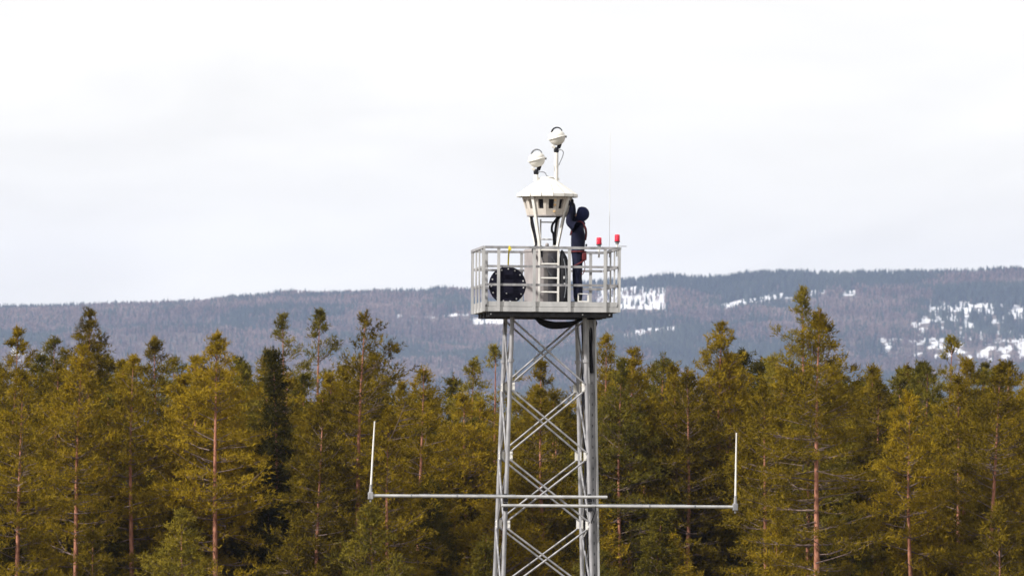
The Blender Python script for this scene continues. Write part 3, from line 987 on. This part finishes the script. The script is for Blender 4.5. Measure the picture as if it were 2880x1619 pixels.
# antenna arms
def antenna(label, x0, x1, z, tip_x, lean, y, clamps):
    a = thing('antenna_arm', label, 'antenna', (0, y, 0), 0, 'antennas on horizontal arms')
    MB().tube([(x0, 0, z), (x1, 0, z)], 0.031, n=12).build('boom', M['galv_light'], a)
    s = 1 if tip_x > 0 else -1
    inner = tip_x - s * 0.95
    MB().tube([(inner, 0.005, z + 0.034), (inner - s * 1.2, -0.01, z + 0.038), (inner - s * 1.9, 0.0, z + 0.034)], 0.008, n=6).build('cable', M['cable_grey'], a)
    for q in (0.8, 1.7):
        MB().tube([(tip_x - s * q - 0.012, 0, z), (tip_x - s * q + 0.012, 0, z)], 0.037, n=12).build('cable_tie', M['cable_grey'], a)
    mb = MB().box((tip_x, 0, z), (0.10, 0.10, 0.14), bevel=0.012)
    mb.tube([(tip_x, 0, z + 0.06), (tip_x + lean * 0.1, 0, z + 0.22)], [0.034, 0.024], n=10)
    mb.tube([(tip_x, 0, z - 0.07), (tip_x, 0, z - 0.12)], [0.02, 0.018], n=8)
    mb.build('mount', M['galv'], a)
    MB().tube([(tip_x + lean * 0.1, 0, z + 0.2), (tip_x + lean * 0.5, 0, z + 0.8), (tip_x + lean, 0, z + 1.46)], [0.020, 0.017, 0.013], n=8).build('whip', M['white_paint'], a)
    for cx in clamps:
        mb = MB().box((cx, 0.03, z - 0.07), (0.09, 0.10, 0.06), bevel=0.01)
        mb.box((cx, 0.045, z), (0.07, 0.03, 0.12))
        mb.build('clamp', M['black'], a)
antenna('antenna arm reaching left from the tower with white upright whip at its end', -3.49, 1.165, 11.228, -3.50, 0.07, -0.905, (-0.84, 0.82))
antenna('antenna arm reaching right from the tower, slightly below the other arm', -0.925, 3.70, 11.052, 3.705, 0.015, -0.902, (-0.84, 0.83))

# ------------------------------------------------------------------ camera housing on its four-legged stand
LU, LV = 0.03, 0.0
housing = thing('camera_housing', 'cream lantern-shaped camera housing with conical roof on tapering legs', 'camera housing', (LU, LV, 0))
roof = sub_empty('roof', housing)
NP = 16
for k in range(NP):
    a0 = 2 * math.pi * (k + 0.03) / NP + 0.11
    a1 = 2 * math.pi * (k + 0.97) / NP + 0.11
    prof = [(0.600, 17.150), (0.615, 17.152), (0.615, 17.208), (0.57, 17.232), (0.43, 17.33), (0.26, 17.445), (0.10, 17.535)]
    vv = []
    for (r_, z) in prof:
        vv.append((r_ * math.sin(a0), -r_ * math.cos(a0), z)); vv.append((r_ * math.sin(a1), -r_ * math.cos(a1), z))
    MB().add(vv, [(2 * i, 2 * i + 1, 2 * i + 3, 2 * i + 2) for i in range(len(prof) - 1)]).build('roof_panel', M['roof'], roof)
mb = MB().lathe([(0.598, 17.160), (0.604, 17.20), (0.56, 17.223), (0.42, 17.32), (0.25, 17.436), (0.0, 17.55)], 48, smooth=True)
mb.build('roof_lining', M['cream'], roof)
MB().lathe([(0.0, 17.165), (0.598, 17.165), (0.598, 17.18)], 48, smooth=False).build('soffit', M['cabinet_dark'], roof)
MB().lathe([(0.13, 17.48), (0.13, 17.545), (0.11, 17.555), (0.0, 17.56)], 20, smooth=False).build('roof_cap', M['white_paint'], roof)
NW = 13
def ring_pt(a, r_, z):
    return Vector((r_ * math.sin(a), -r_ * math.cos(a), z))
wz0, wz1, wr0, wr1 = 16.775, 17.160, 0.395, 0.505
def wall_r(z):
    return wr0 + (wr1 - wr0) * (z - wz0) / (wz1 - wz0)
for k in range(NW):
    ac = math.radians(5.3) + 2 * math.pi * k / NW
    ha = math.pi / NW
    p = sub_empty('wall_panel', housing)
    # facet with a window opening
    zs_ = (wz0, 16.912, 17.098, wz1)
    fr = 0.50                       # half width of window as share of the half facet
    def fp(t, z, inset=0.0):
        l, r2 = ring_pt(ac - ha, wall_r(z) - inset, z), ring_pt(ac + ha, wall_r(z) - inset, z)
        return l.lerp(r2, 0.5 + 0.5 * t)
    mb = MB()
    ts = (-0.985, -fr, fr, 0.985)
    for i in range(3):
        for j in range(3):
            if i == 1 and j == 1:
                continue
            mb.add([fp(ts[i], zs_[j]), fp(ts[i + 1], zs_[j]), fp(ts[i + 1], zs_[j + 1]), fp(ts[i], zs_[j + 1])], [(0, 1, 2, 3)])
    q0 = [fp(-fr, zs_[1]), fp(fr, zs_[1]), fp(fr, zs_[2]), fp(-fr, zs_[2])]
    q1 = [fp(-fr, zs_[1], 0.06), fp(fr, zs_[1], 0.06), fp(fr, zs_[2], 0.06), fp(-fr, zs_[2], 0.06)]
    mb.add(q0 + q1, [(0, 1, 5, 4), (1, 2, 6, 5), (2, 3, 7, 6), (3, 0, 4, 7)])
    mb.build('facet', M['cream'], p)
    MB().add([fp(-fr, zs_[1], 0.057), fp(fr, zs_[1], 0.057), fp(fr, zs_[2], 0.057), fp(-fr, zs_[2], 0.057)], [(0, 1, 2, 3)]).build('camera_window', M['glass'], p)
    if k == 0:
        for z in (17.075, 16.985, 16.86):
            c = fp(0.62, z, -0.004)
            MB().box(c, (0.045, 0.006, 0.04), rot=Matrix.Rotation(ac, 3, 'Z')).build('amber_marker', M['amber'], p)
MB().lathe([(0.0, 16.783), (0.388, 16.783), (0.388, 16.80)], 26, smooth=False).build('floor_plate', M['cabinet_dark'], housing)
MB().lathe([(0.385, 16.765), (0.402, 16.765), (0.402, 16.79), (0.385, 16.79)], 26, smooth=False).build('bottom_ring', M['cabinet'], housing)
for k in range(4):
    a = math.radians(-40 + 90 * k)
    mb = MB()
    path = [(17.150, 0.535, 0.06), (16.78, 0.425, 0.055), (16.17, 0.275, 0.05)]
    tdir = Vector((math.cos(a), math.sin(a), 0)); od = Vector((math.sin(a), -math.cos(a), 0))
    vv = []
    for z, r_, w in path:
        for (s, o) in ((-1, 0), (1, 0), (1, -1), (-1, -1)):
            vv.append(od * (r_ + o * 0.045) + tdir * s * w / 2 + Vector((0, 0, z)))
    ff = [(3, 2, 1, 0), (8, 9, 10, 11)]
    for i in range(2):
        for q in range(4):
            ff.append((i * 4 + q, i * 4 + (q + 1) % 4, i * 4 + 4 + (q + 1) % 4, i * 4 + 4 + q))
    mb.add(vv, ff).build('leg', M['white_paint'], housing)
fr_ = sub_empty('inner_frame', housing)
for x in (-0.115, 0.19):
    MB().tube([(x, 0.12, 16.15), (x, 0.12, 16.72)], 0.016, n=8).build('upright', M['white_paint'], fr_)
for z in (16.66, 16.32):
    MB().tube([(-0.115, 0.12, z), (0.19, 0.12, z)], 0.013, n=8).build('crossbar', M['white_paint'], fr_)
MB().lathe([(0.0, 16.17), (0.30, 16.17), (0.30, 16.13), (0.0, 16.13)], 24, smooth=False).build('base_plate', M['dark_and_shade_steel'], housing)
MB().lathe([(0.0, 0.0), (0.035, 0.0), (0.035, 0.05), (0.02, 0.07), (0.0, 0.07)], 12, (0.0, -0.05, 16.17)).build('lifting_eye', M['cabinet'], housing)
# its black hoses
hb = thing('housing_hoses', 'black hoses drooping from the camera housing down to the grey cabinet', 'hoses', (LU, LV, 0))
hp = [[(-0.31, -0.05, 16.76), (-0.27, -0.06, 16.55), (-0.235, -0.06, 16.38), (-0.215, -0.08, 16.25), (-0.25, -0.16, 16.17), (-0.31, -0.26, 16.10), (-0.285, -0.34, 15.98), (-0.255, -0.345, 15.90)],
      [(-0.325, 0.02, 16.76), (-0.31, 0.0, 16.6), (-0.265, -0.02, 16.42), (-0.235, -0.05, 16.25), (-0.235, -0.1, 16.18)],
      [(0.22, -0.02, 16.77), (0.17, -0.05, 16.70), (0.10, -0.07, 16.60), (0.09, -0.08, 16.48), (0.12, -0.08, 16.42), (0.14, -0.06, 16.20)],
      [(0.26, -0.02, 16.77), (0.20, -0.05, 16.70), (0.17, -0.07, 16.58), (0.155, -0.08, 16.46), (0.15, -0.08, 16.36), (0.16, -0.06, 16.20)],
      [(-0.13, -0.20, 16.165), (-0.15, -0.29, 16.13), (-0.14, -0.36, 16.05), (-0.13, -0.365, 15.95)]]
for k, c in enumerate(hp):
    MB().tube(curve_pts(c, 30), [0.020, 0.016, 0.024, 0.024, 0.022][k], n=8).build('hose', M['black'], hb)

# grey equipment cabinet below the housing
cabn = thing('equipment_cabinet', 'round grey equipment cabinet in the middle of the platform', 'cabinet', (-0.07, 0.02, DECK))
mb = MB().lathe([(0.0, 0.002), (0.345, 0.002), (0.345, 1.10), (0.335, 1.115), (0.0, 1.115)], 20, smooth=False)
mb.build('shell', M['cabinet'], cabn)
for z in (0.02, 1.06):
    MB().lathe([(0.347, z), (0.362, z), (0.362, z + 0.035), (0.347, z + 0.035)], 20, smooth=False).build('band', M['cabinet'], cabn)
mb = MB()
a_, b_ = math.radians(16), math.radians(62)
for i in range(6):
    t0 = a_ + (b_ - a_) * i / 6; t1 = a_ + (b_ - a_) * (i + 1) / 6
    mb.add([ring_pt(t0, 0.352, 0.06), ring_pt(t1, 0.352, 0.06), ring_pt(t1, 0.352, 1.04), ring_pt(t0, 0.352, 1.04)], [(0, 1, 2, 3)])
door = mb.build('door', M['cabinet_dark'], cabn)
MB().tube(curve_pts([ring_pt(math.radians(-8), 0.36, 0.98), ring_pt(math.radians(8), 0.37, 0.75), ring_pt(math.radians(30), 0.375, 0.55), ring_pt(math.radians(50), 0.37, 0.50)], 18), 0.010, n=6).build('cable', M['cable_grey'], cabn)
MB().tube(curve_pts([ring_pt(math.radians(28), 0.365, 0.95), ring_pt(math.radians(42), 0.375, 0.80), ring_pt(math.radians(52), 0.375, 0.45), ring_pt(math.radians(50), 0.37, 0.2)], 18), 0.014, n=6).build('cable', M['cable_grey'], cabn)
MB().tube([ring_pt(math.radians(56), 0.37, 0.55), ring_pt(math.radians(56), 0.37, 0.70)], 0.012, n=6).build('door_handle', M['black'], door)
# white ladder
lad = thing('ladder', 'short white ladder leaning on the round grey cabinet', 'ladder', (0.028, -0.42, DECK))
for x in (-0.19, 0.19):
    MB().box((x, 0.01, 0.56), (0.036, 0.05, 1.115)).build('stile', M['white_paint'], lad)
for z in (0.26, 0.537, 0.815, 1.09):
    MB().tube([(-0.172, 0.01, z), (0.172, 0.01, z)], 0.017, n=8).build('rung', M['white_paint'], lad)
# tall black kit bag
bag = thing('kit_bag', 'tall slouching black kit bag between the ladder and the worker', 'bag', (0.338, -0.34, DECK))
mb = MB()
rb = random.Random(8)
rings = []
prof = [(0.0, 0.085, 0.10), (0.03, 0.108, 0.13), (0.3, 0.104, 0.13), (0.55, 0.098, 0.12), (0.8, 0.097, 0.115), (0.95, 0.075, 0.10), (1.06, 0.038, 0.06), (1.10, 0.012, 0.02)]
n = 14
vv = []
for (z, rx, ry) in prof:
    off = -0.045 * max(0, (z - 0.85) / 0.25)
    for k in range(n):
        a = 2 * math.pi * k / n
        w = 1 + 0.07 * math.sin(3 * a + z * 9) + rb.uniform(-0.03, 0.03)
        vv.append((off + rx * w * math.cos(a), ry * w * math.sin(a), z))
ff = [(i * n + k, i * n + (k + 1) % n, (i + 1) * n + (k + 1) % n, (i + 1) * n + k) for i in range(len(prof) - 1) for k in range(n)]
ff += [tuple(reversed(range(n))), tuple(range((len(prof) - 1) * n, len(prof) * n))]
mb.add(vv, ff, 0, True).build('sack', M['black'], bag)
MB().tube(curve_pts([(-0.02, -0.125, 0.92), (0.02, -0.15, 0.7), (0.03, -0.15, 0.4), (0.0, -0.14, 0.15)], 16), 0.009, n=6).build('strap', M['cable_grey'], bag)
MB().box((-0.01, -0.135, 0.55), (0.03, 0.012, 0.05)).build('buckle', M['bolt'], bag)
MB().box((0.0, -0.137, 0.42), (0.025, 0.012, 0.04)).build('buckle', M['bolt'], bag)

# dark bolted disc hung by a yellow strap
disc = thing('bolted_disc', 'big dark navy disc with pale bolts standing inside the railing', 'disc', (-0.858, -1.13, DECK + 0.368))
rotd = Matrix.Rotation(math.pi / 2, 3, 'X')
MB().lathe([(0.0, 0.03), (0.355, 0.03), (0.366, 0.022), (0.366, -0.022), (0.355, -0.03), (0.0, -0.03)], 64, rot=rotd, smooth=False).build('plate', M['disc'], disc)
for k in range(15):
    a = 2 * math.pi * (k + 0.1) / 15
    MB().lathe([(0.0, 0.042), (0.013, 0.042), (0.016, 0.028)], 8, (0.318 * math.sin(a), 0, 0.318 * math.cos(a)), rot=rotd, smooth=False).build('bolt', M['bolt'], disc)
MB().lathe([(0.0, 0.042), (0.011, 0.042), (0.014, 0.028)], 8, (-0.02, 0, -0.16), rot=rotd, smooth=False).build('bolt', M['bolt'], disc)
strap = thing('yellow_strap', 'yellow webbing strap looped over the top rail above the dark disc', 'strap', (-0.845, -1.19, 16.1))
mb = MB()
def ribbon(mb, pts, w):
    vv = []
    for p in pts:
        vv += [(p[0] - w / 2, p[1] - 0.003, p[2]), (p[0] + w / 2, p[1] - 0.003, p[2]), (p[0] + w / 2, p[1] + 0.003, p[2]), (p[0] - w / 2, p[1] + 0.003, p[2])]
    ff = [(i * 4 + q, i * 4 + (q + 1) % 4, i * 4 + 4 + (q + 1) % 4, i * 4 + 4 + q) for i in range(len(pts) - 1) for q in range(4)]
    mb.add(vv, ff + [(3, 2, 1, 0), tuple(range(len(vv) - 4, len(vv)))])
ribbon(mb, [(0, -0.182, -0.07), (0.0, -0.183, 0.0), (0.0, -0.18, 0.03), (0, -0.15, 0.036), (0, -0.118, 0.03), (0, -0.11, -0.05), (0, 0.02, -0.20), (0, 0.06, -0.365)], 0.030)
mb.build('webbing', M['yellow'], strap)
MB().box((0.005, -0.187, -0.03), (0.062, 0.014, 0.05), bevel=0.004).build('knot', M['yellow'], strap)

# two red obstruction lights
def red_light(label, loc, stem):
    o = thing('obstruction_light', label, 'warning light', loc, 0, 'red warning lights on the railing')
    MB().lathe([(0.0, stem - 0.05), (0.036, stem - 0.05), (0.04, stem), (0.0, stem)], 14, smooth=False).build('base', M['galv'], o)
    MB().tube([(0, 0, -0.12), (0, 0, stem - 0.04)], 0.020, n=10).build('stem', M['white_paint'], o)
    MB().lathe([(0.049, stem), (0.052, stem + 0.01), (0.052, stem + 0.115), (0.046, stem + 0.138), (0.0, stem + 0.145)], 18).build('lens', M['red_lens'], o)
    for z in (stem + 0.035, stem + 0.075):
        MB().lathe([(0.052, z - 0.006), (0.055, z), (0.052, z + 0.006)], 18).build('lens_rib', M['red_lens'], o)
    MB().lathe([(0.0, stem - 0.012), (0.056, stem - 0.012), (0.056, stem + 0.008), (0.0, stem + 0.008)], 18, smooth=False).build('collar', M['dark_and_shade_steel'], o)
    return o
red_light('red warning light on the far rail, the lower and nearer to the worker', (1.225, 1.40, 16.13), 0.145)
red_light('red warning light on a white stem at the platform\'s right rail, the higher one', (1.395, -0.33, 16.10), 0.175)
wa = thing('whip_antenna', 'hair-thin tall whip antenna rising from the right railing', 'antenna', (1.375, 0.85, 16.0))
MB().tube([(0, 0, 0), (0, 0, 0.2)], 0.012, n=8).build('mount', M['galv'], wa)
MB().tube([(0, 0, 0.2), (0, 0, 2.5)], [0.0045, 0.003], n=6).build('whip', M['white_paint'], wa)
# small white tool tray at the worker's feet
crate = thing('tool_crate', 'small white open tool crate on the floor by the worker\'s boots', 'crate', (0.72, -0.35, DECK))
for x in (-0.10, 0.10):
    MB().box((x, 0, 0.105), (0.014, 0.20, 0.20)).build('side', M['white_paint'], crate)
for y in (-0.095, 0.095):
    MB().box((0, y, 0.05), (0.185, 0.012, 0.09)).build('end', M['white_paint'], crate)
MB().box((0, 0, 0.008), (0.185, 0.178, 0.012)).build('bottom', M['white_paint'], crate)
MB().tube([(-0.10, 0, 0.20), (-0.10, 0, 0.235), (0.10, 0, 0.235), (0.10, 0, 0.20)], 0.008, n=6).build('handle', M['white_paint'], crate)

# ------------------------------------------------------------------ two swivel lamps on the roof
def lamp(label, u, z0, pole, bw):
    o = thing('signal_lamp', label, 'lamp', (u, -0.02, z0), 0, 'swivel lamps on the housing roof')
    if pole:
        mb = MB().tube([(0, 0, -pole - 0.1), (0, 0, -0.03)], 0.042, n=14)
        mb.lathe([(0.042, -0.30), (0.047, -0.30), (0.047, -0.275), (0.042, -0.275)], 14, smooth=False)
        mb.build('pole', M['white_paint'], o)
    else:
        MB().tube([(0, 0, -0.16), (0, 0, -0.03)], [0.055, 0.046], n=14).build('pole', M['white_paint'], o)
    MB().lathe([(0.0, -0.055), (0.035, -0.052), (0.052, -0.02), (0.052, 0.025), (0.035, 0.055), (0.0, 0.06)], 14, (0, 0, 0.015)).build('swivel', M['black'], o)
    MB().box((0.055, 0, 0.105), (0.075, 0.07, 0.10), rot=Matrix.Rotation(math.radians(20), 3, 'Y'), bevel=0.012).build('bracket', M['black'], o)
    MB().box((-0.055, 0.0, 0.085), (0.085, 0.06, 0.055), rot=Matrix.Rotation(math.radians(38), 3, 'Y'), bevel=0.015).build('motor', M['white_paint'], o)
    rt = Matrix.Rotation(math.radians(-14), 3, 'Y')
    c = Vector((0.012, 0, 0.265))
    MB().lathe([(0.0, -0.15), (0.065, -0.14), (0.12, -0.105), (0.155, -0.05), (0.17, 0.01), (0.162, 0.055), (0.135, 0.10), (0.08, 0.135), (0.0, 0.148)], 26, c, rot=rt).build('head', M['white_paint'], o)
    MB().lathe([(0.172, -0.012), (0.186, -0.006), (0.186, 0.012), (0.172, 0.02)], 26, c, rot=rt).build('rim', M['roof'], o)
    arc = [c + rt @ Vector((0.105 * math.cos(t) + 0.02, -0.03, 0.10 + 0.10 * math.sin(t))) for t in np.linspace(math.pi * 1.02, 0.05, 12)]
    MB().tube(arc, [0.020 - 0.0009 * i for i in range(12)], n=8).build('handle', M['black'] if bw else M['cable_grey'], o)
    MB().box(c + rt @ Vector((-0.10, -0.03, 0.075)), (0.04, 0.03, 0.035), bevel=0.006).build('hinge', M['black'], o)
    MB().box(c + rt @ Vector((0.178, -0.01, -0.02)), (0.03, 0.04, 0.04), bevel=0.006).build('knob', M['cable_grey'], o)
    if pole:
        cp = [(0.03, -0.03, 0.02), (0.10, -0.04, 0.02), (0.135, -0.04, -0.03), (0.11, -0.04, -0.13), (0.07, -0.04, -0.22), (0.05, -0.03, -0.28)]
    else:
        cp = [(0.03, -0.03, 0.02), (0.12, -0.04, 0.025), (0.18, -0.04, 0.0), (0.20, -0.05, -0.05), (0.26, -0.05, -0.075), (0.325, -0.05, -0.09), (0.33, -0.05, -0.14), (0.30, -0.05, -0.16)]
    MB().tube(curve_pts(cp, 22), 0.010, n=6).build('cable', M['cable_grey'], o)
    return o
lamp('white swivel lamp on the tall pole, the higher of two above the roof', 0.205, 18.065, 0.62, True)
lamp('white swivel lamp sitting low on the roof, the lower of two', -0.195, 17.625, 0.0, False)
crossarm = MB().tube([(-0.25, -0.02, 17.515), (0.24, -0.02, 17.515)], 0.020, n=10).build('lamp_bar', M['white_paint'], housing)

# ------------------------------------------------------------------ the worker
def build_person():
    root = thing('person', 'worker in navy hooded workwear with red harness, arms raised to the housing', 'person', (0.628, -0.16, DECK))
    # side-on figure facing -u; local x = u, y = depth (negative towards the camera)
    J, E, Rr = [], [], []
    def j(p, r, parent=None):
        J.append(p); Rr.append(r if hasattr(r, '__len__') else (r, r))
        if parent is not None: E.append((parent, len(J) - 1))
        return len(J) - 1
    pel = j((0.0, 0.0, 1.00), (0.150, 0.175))
    wst = j((0.005, 0.0, 1.16), (0.148, 0.172), pel)
    chs = j((0.005, 0.0, 1.36), (0.156, 0.185), wst)
    shl = j((0.015, 0.0, 1.53), (0.135, 0.165), chs)
    nck = j((0.045, 0.0, 1.645), (0.062, 0.062), shl)
    hd0 = j((0.066, 0.0, 1.745), (0.095, 0.088), nck)
    hd1 = j((0.080, 0.0, 1.835), (0.092, 0.085), hd0)
    hd2 = j((0.088, 0.0, 1.885), (0.055, 0.052), hd1)
    for s, el, wr in ((-1, (-0.215, -0.20, 1.635), (-0.145, -0.12, 1.91)), (1, (-0.085, 0.22, 1.75), (-0.085, 0.12, 1.99))):
        sh = j((-0.010, s * 0.185, 1.545), (0.100, 0.098), shl)
        ua = j(((sh and 0) + (-0.010 + el[0]) / 2, (s * 0.185 + el[1]) / 2 + s * 0.01, (1.545 + el[2]) / 2 - 0.012), (0.090, 0.086), sh)
        e_ = j(el, (0.082, 0.078), ua)
        fa = j(tuple((el[i] + wr[i]) / 2 for i in range(3)), (0.074, 0.070), e_)
        w_ = j(wr, (0.052, 0.050), fa)
        pm = j((wr[0] - 0.015, wr[1], wr[2] + 0.065), (0.034, 0.044), w_)
    for s, kx, fx_ in ((-1, -0.035, -0.03), (1, 0.02, 0.03)):
        hp_ = j((0.0, s * 0.095, 0.93), (0.118, 0.112), pel)
        th = j(((kx) * 0.5, s * 0.105, 0.74), (0.106, 0.102), hp_)
        kn = j((kx, s * 0.11, 0.53), (0.086, 0.082), th)
        cf = j((kx * 0.4 + fx_ * 0.6 + 0.015, s * 0.115, 0.34), (0.086, 0.082), kn)
        an_ = j((fx_ + 0.01, s * 0.115, 0.13), (0.074, 0.07), cf)
        hl = j((fx_ + 0.01, s * 0.115, 0.055), (0.052, 0.05), an_)
        ft = j((fx_ - 0.10, s * 0.125, 0.045), (0.045, 0.045), hl)
        tt = j((fx_ - 0.175, s * 0.13, 0.038), (0.034, 0.034), ft)
    me = bpy.data.meshes.new('body')
    me.from_pydata(J, E, [])
    ob = link('body', me, root)
    sk = ob.modifiers.new('skin', 'SKIN')
    sk.branch_smoothing = 0.4
    sk.use_smooth_shade = True
    lay = me.skin_vertices[0].data if len(me.skin_vertices) else None
    if lay is None:
        bpy.context.view_layer.objects.active = ob
        bpy.ops.mesh.customdata_skin_add()
        lay = me.skin_vertices[0].data
    for i, v in enumerate(lay):
        v.radius = Rr[i]
        v.use_root = (i == 0)
    ss = ob.modifiers.new('round', 'SUBSURF')
    ss.levels = ss.render_levels = 2
    me.materials.append(M['navy'])
    # freeze
    dg = bpy.context.evaluated_depsgraph_get()
    ev = ob.evaluated_get(dg)
    fm = bpy.data.meshes.new_from_object(ev)
    ob.modifiers.clear()
    ob.data = fm
    fm.materials.clear()
    for m_ in ('navy', 'glove', 'boot', 'skin'):
        fm.materials.append(M[m_])
    for p in fm.polygons:
        c = p.center
        p.use_smooth = True
        p.material_index = 2 if c.z < 0.16 else (1 if c.z > 1.94 and c.x < -0.05 else (3 if (c.z > 1.72 and c.z < 1.86 and c.x < 0.015 and abs(c.y) < 0.07 and c.x > -0.09) else 0))
    # gloved hands: palm pad with four bent fingers and a thumb closing on the housing rim
    for s, w in ((-1, (-0.160, -0.12, 1.975)), (1, (-0.10, 0.12, 2.055))):
        mb = MB()
        mb.box((w[0] - 0.005, w[1], w[2] + 0.03), (0.034, 0.086, 0.095), rot=Matrix.Rotation(math.radians(-12), 3, 'Y'), bevel=0.014)
        for q, ln in enumerate((0.068, 0.078, 0.074, 0.058)):
            y = w[1] + s * (-0.032 + 0.0215 * q)
            p0 = Vector((w[0] - 0.012, y, w[2] + 0.070))
            p1 = p0 + Vector((-0.022, 0, ln * 0.50))
            p2 = p1 + Vector((-0.036, 0, ln * 0.22))
            p3 = p2 + Vector((-0.026, 0, -ln * 0.12))
            mb.tube([p0, p1, p2, p3], [0.011, 0.0105, 0.010, 0.0075], n=7)
        p0 = Vector((w[0] - 0.006, w[1] - s * 0.038, w[2] + 0.005))
        mb.tube([p0, p0 + Vector((-0.026, -s * 0.024, 0.028)), p0 + Vector((-0.055, -s * 0.016, 0.048))], [0.014, 0.012, 0.009], n=7)
        mb.build('glove', M['glove'], root)
    # hood: shell round the head, open at the face
    mb = MB()
    n_, m_ = 20, 11
    hc = Vector((0.075, 0, 1.815))
    tilt = Matrix.Rotation(math.radians(18), 3, 'Y')
    vv = []
    for i in range(m_):
        t = i / (m_ - 1)
        th = math.radians(48) + t * (math.pi - math.radians(48))   # from the face opening round to the back
        for k in range(n_):
            a = 2 * math.pi * k / n_
            rr = 0.150 * (1 + 0.035 * math.sin(3 * a + 4 * t))
            p = Vector((-math.cos(th) * rr * 0.98, math.sin(th) * math.cos(a) * rr * 0.90, math.sin(th) * math.sin(a) * rr * 1.04))
            vv.append(tilt @ p + hc)
    ff = [(i * n_ + k, i * n_ + (k + 1) % n_, (i + 1) * n_ + (k + 1) % n_, (i + 1) * n_ + k) for i in range(m_ - 1) for k in range(n_)]
    mb.add(vv, ff, 0, True)
    hood = mb.build('hood', M['navy_hood'], root)
    sol = hood.modifiers.new('thickness', 'SOLIDIFY'); sol.thickness = 0.012
    MB().lathe([(0.085, 0.0), (0.105, 0.02), (0.098, 0.06), (0.085, 0.075)], 16, (0.045, 0, 1.60)).build('collar', M['navy_hood'], root)
    # face: nose and eyes under the hood
    MB().tube([(-0.022, 0, 1.815), (-0.048, 0, 1.785), (-0.03, 0, 1.768)], [0.010, 0.014, 0.010], n=7).build('nose', M['skin'], root)
    for s in (-1, 1):
        MB().lathe([(0.0, -0.010), (0.008, -0.006), (0.010, 0.0), (0.008, 0.006), (0.0, 0.010)], 8, (-0.012, s * 0.032, 1.818)).build('eye', M['black'], root)
    MB().tube([(-0.018, -0.025, 1.738), (-0.028, 0, 1.742), (-0.018, 0.025, 1.738)], 0.006, n=6).build('mouth', M['red_web'], root)
    # harness straps
    def strap(pts, w=0.02, nm='harness_strap'):
        MB().tube(curve_pts(pts, 24), w, n=6).build(nm, M['red_web'], root)
    for s in (-1, 1):
        strap([(0.150, s * 0.06, 1.30), (0.165, s * 0.075, 1.42), (0.145, s * 0.09, 1.55), (0.05, s * 0.10, 1.665), (-0.08, s * 0.10, 1.60), (-0.145, s * 0.06, 1.40)], 0.014)
        ring = [(0.0 + 0.125 * math.cos(t), s * 0.10 + 0.122 * math.sin(t), 0.83 + 0.07 * math.cos(t)) for t in np.linspace(0, 2 * math.pi, 20)]
        MB().tube(ring, 0.015, n=6).build('leg_strap', M['red_web'], root)
    belt = [(0.0 + 0.160 * math.cos(t), 0.190 * math.sin(t), 1.07) for t in np.linspace(0, 2 * math.pi, 26)]
    MB().tube(belt, 0.018, n=6).build('belt', M['red_web'], root)
    MB().box((0.115, -0.165, 0.97), (0.09, 0.07, 0.15), bevel=0.02).build('tool_pouch', M['red_web'], root)
    MB().box((0.165, -0.05, 1.20), (0.03, 0.05, 0.05), bevel=0.008).build('buckle', M['black'], root)
    strap([(0.12, -0.12, 0.9), (0.13, -0.16, 0.75), (0.08, -0.17, 0.62), (0.02, -0.14, 0.7)], 0.008, 'lanyard')
    return root
build_person()
# bit of kit he is fitting to the housing wall
kit = thing('camera_unit', 'small black camera unit held against the housing by the worker', 'camera', (0.505, -0.24, 17.03))
MB().box((0, 0, 0), (0.05, 0.12, 0.14), bevel=0.012).build('body', M['black'], kit)
MB().tube([(-0.02, 0, 0.0), (-0.05, 0, 0.0)], 0.025, n=12).build('lens', M['glass'], kit)
MB().tube(curve_pts([(0.0, -0.05, -0.06), (-0.03, -0.06, -0.12), (-0.05, -0.05, -0.18)], 10), 0.008, n=6).build('cable', M['cable_grey'], kit)

# ------------------------------------------------------------------ air between here and the hill
hz = MB().box((0, 6200, 224), (14600, 13400, 450))
mhz = bpy.data.materials.new('haze')
mhz.use_nodes = True
nt = mhz.node_tree
nt.nodes.clear()
ho = nt.nodes.new('ShaderNodeOutputMaterial')
pv = nt.nodes.new('ShaderNodeVolumePrincipled')
pv.inputs['Color'].default_value = (0.52, 0.65, 1.0, 1)
pv.inputs['Density'].default_value = 3.4e-5
pv.inputs['Density Attribute'].default_value = ''
pv.inputs['Anisotropy'].default_value = 0.0
nt.links.new(pv.outputs[0], ho.inputs['Volume'])
haze = hz.build('haze', mhz)
tag(haze, kind='stuff')
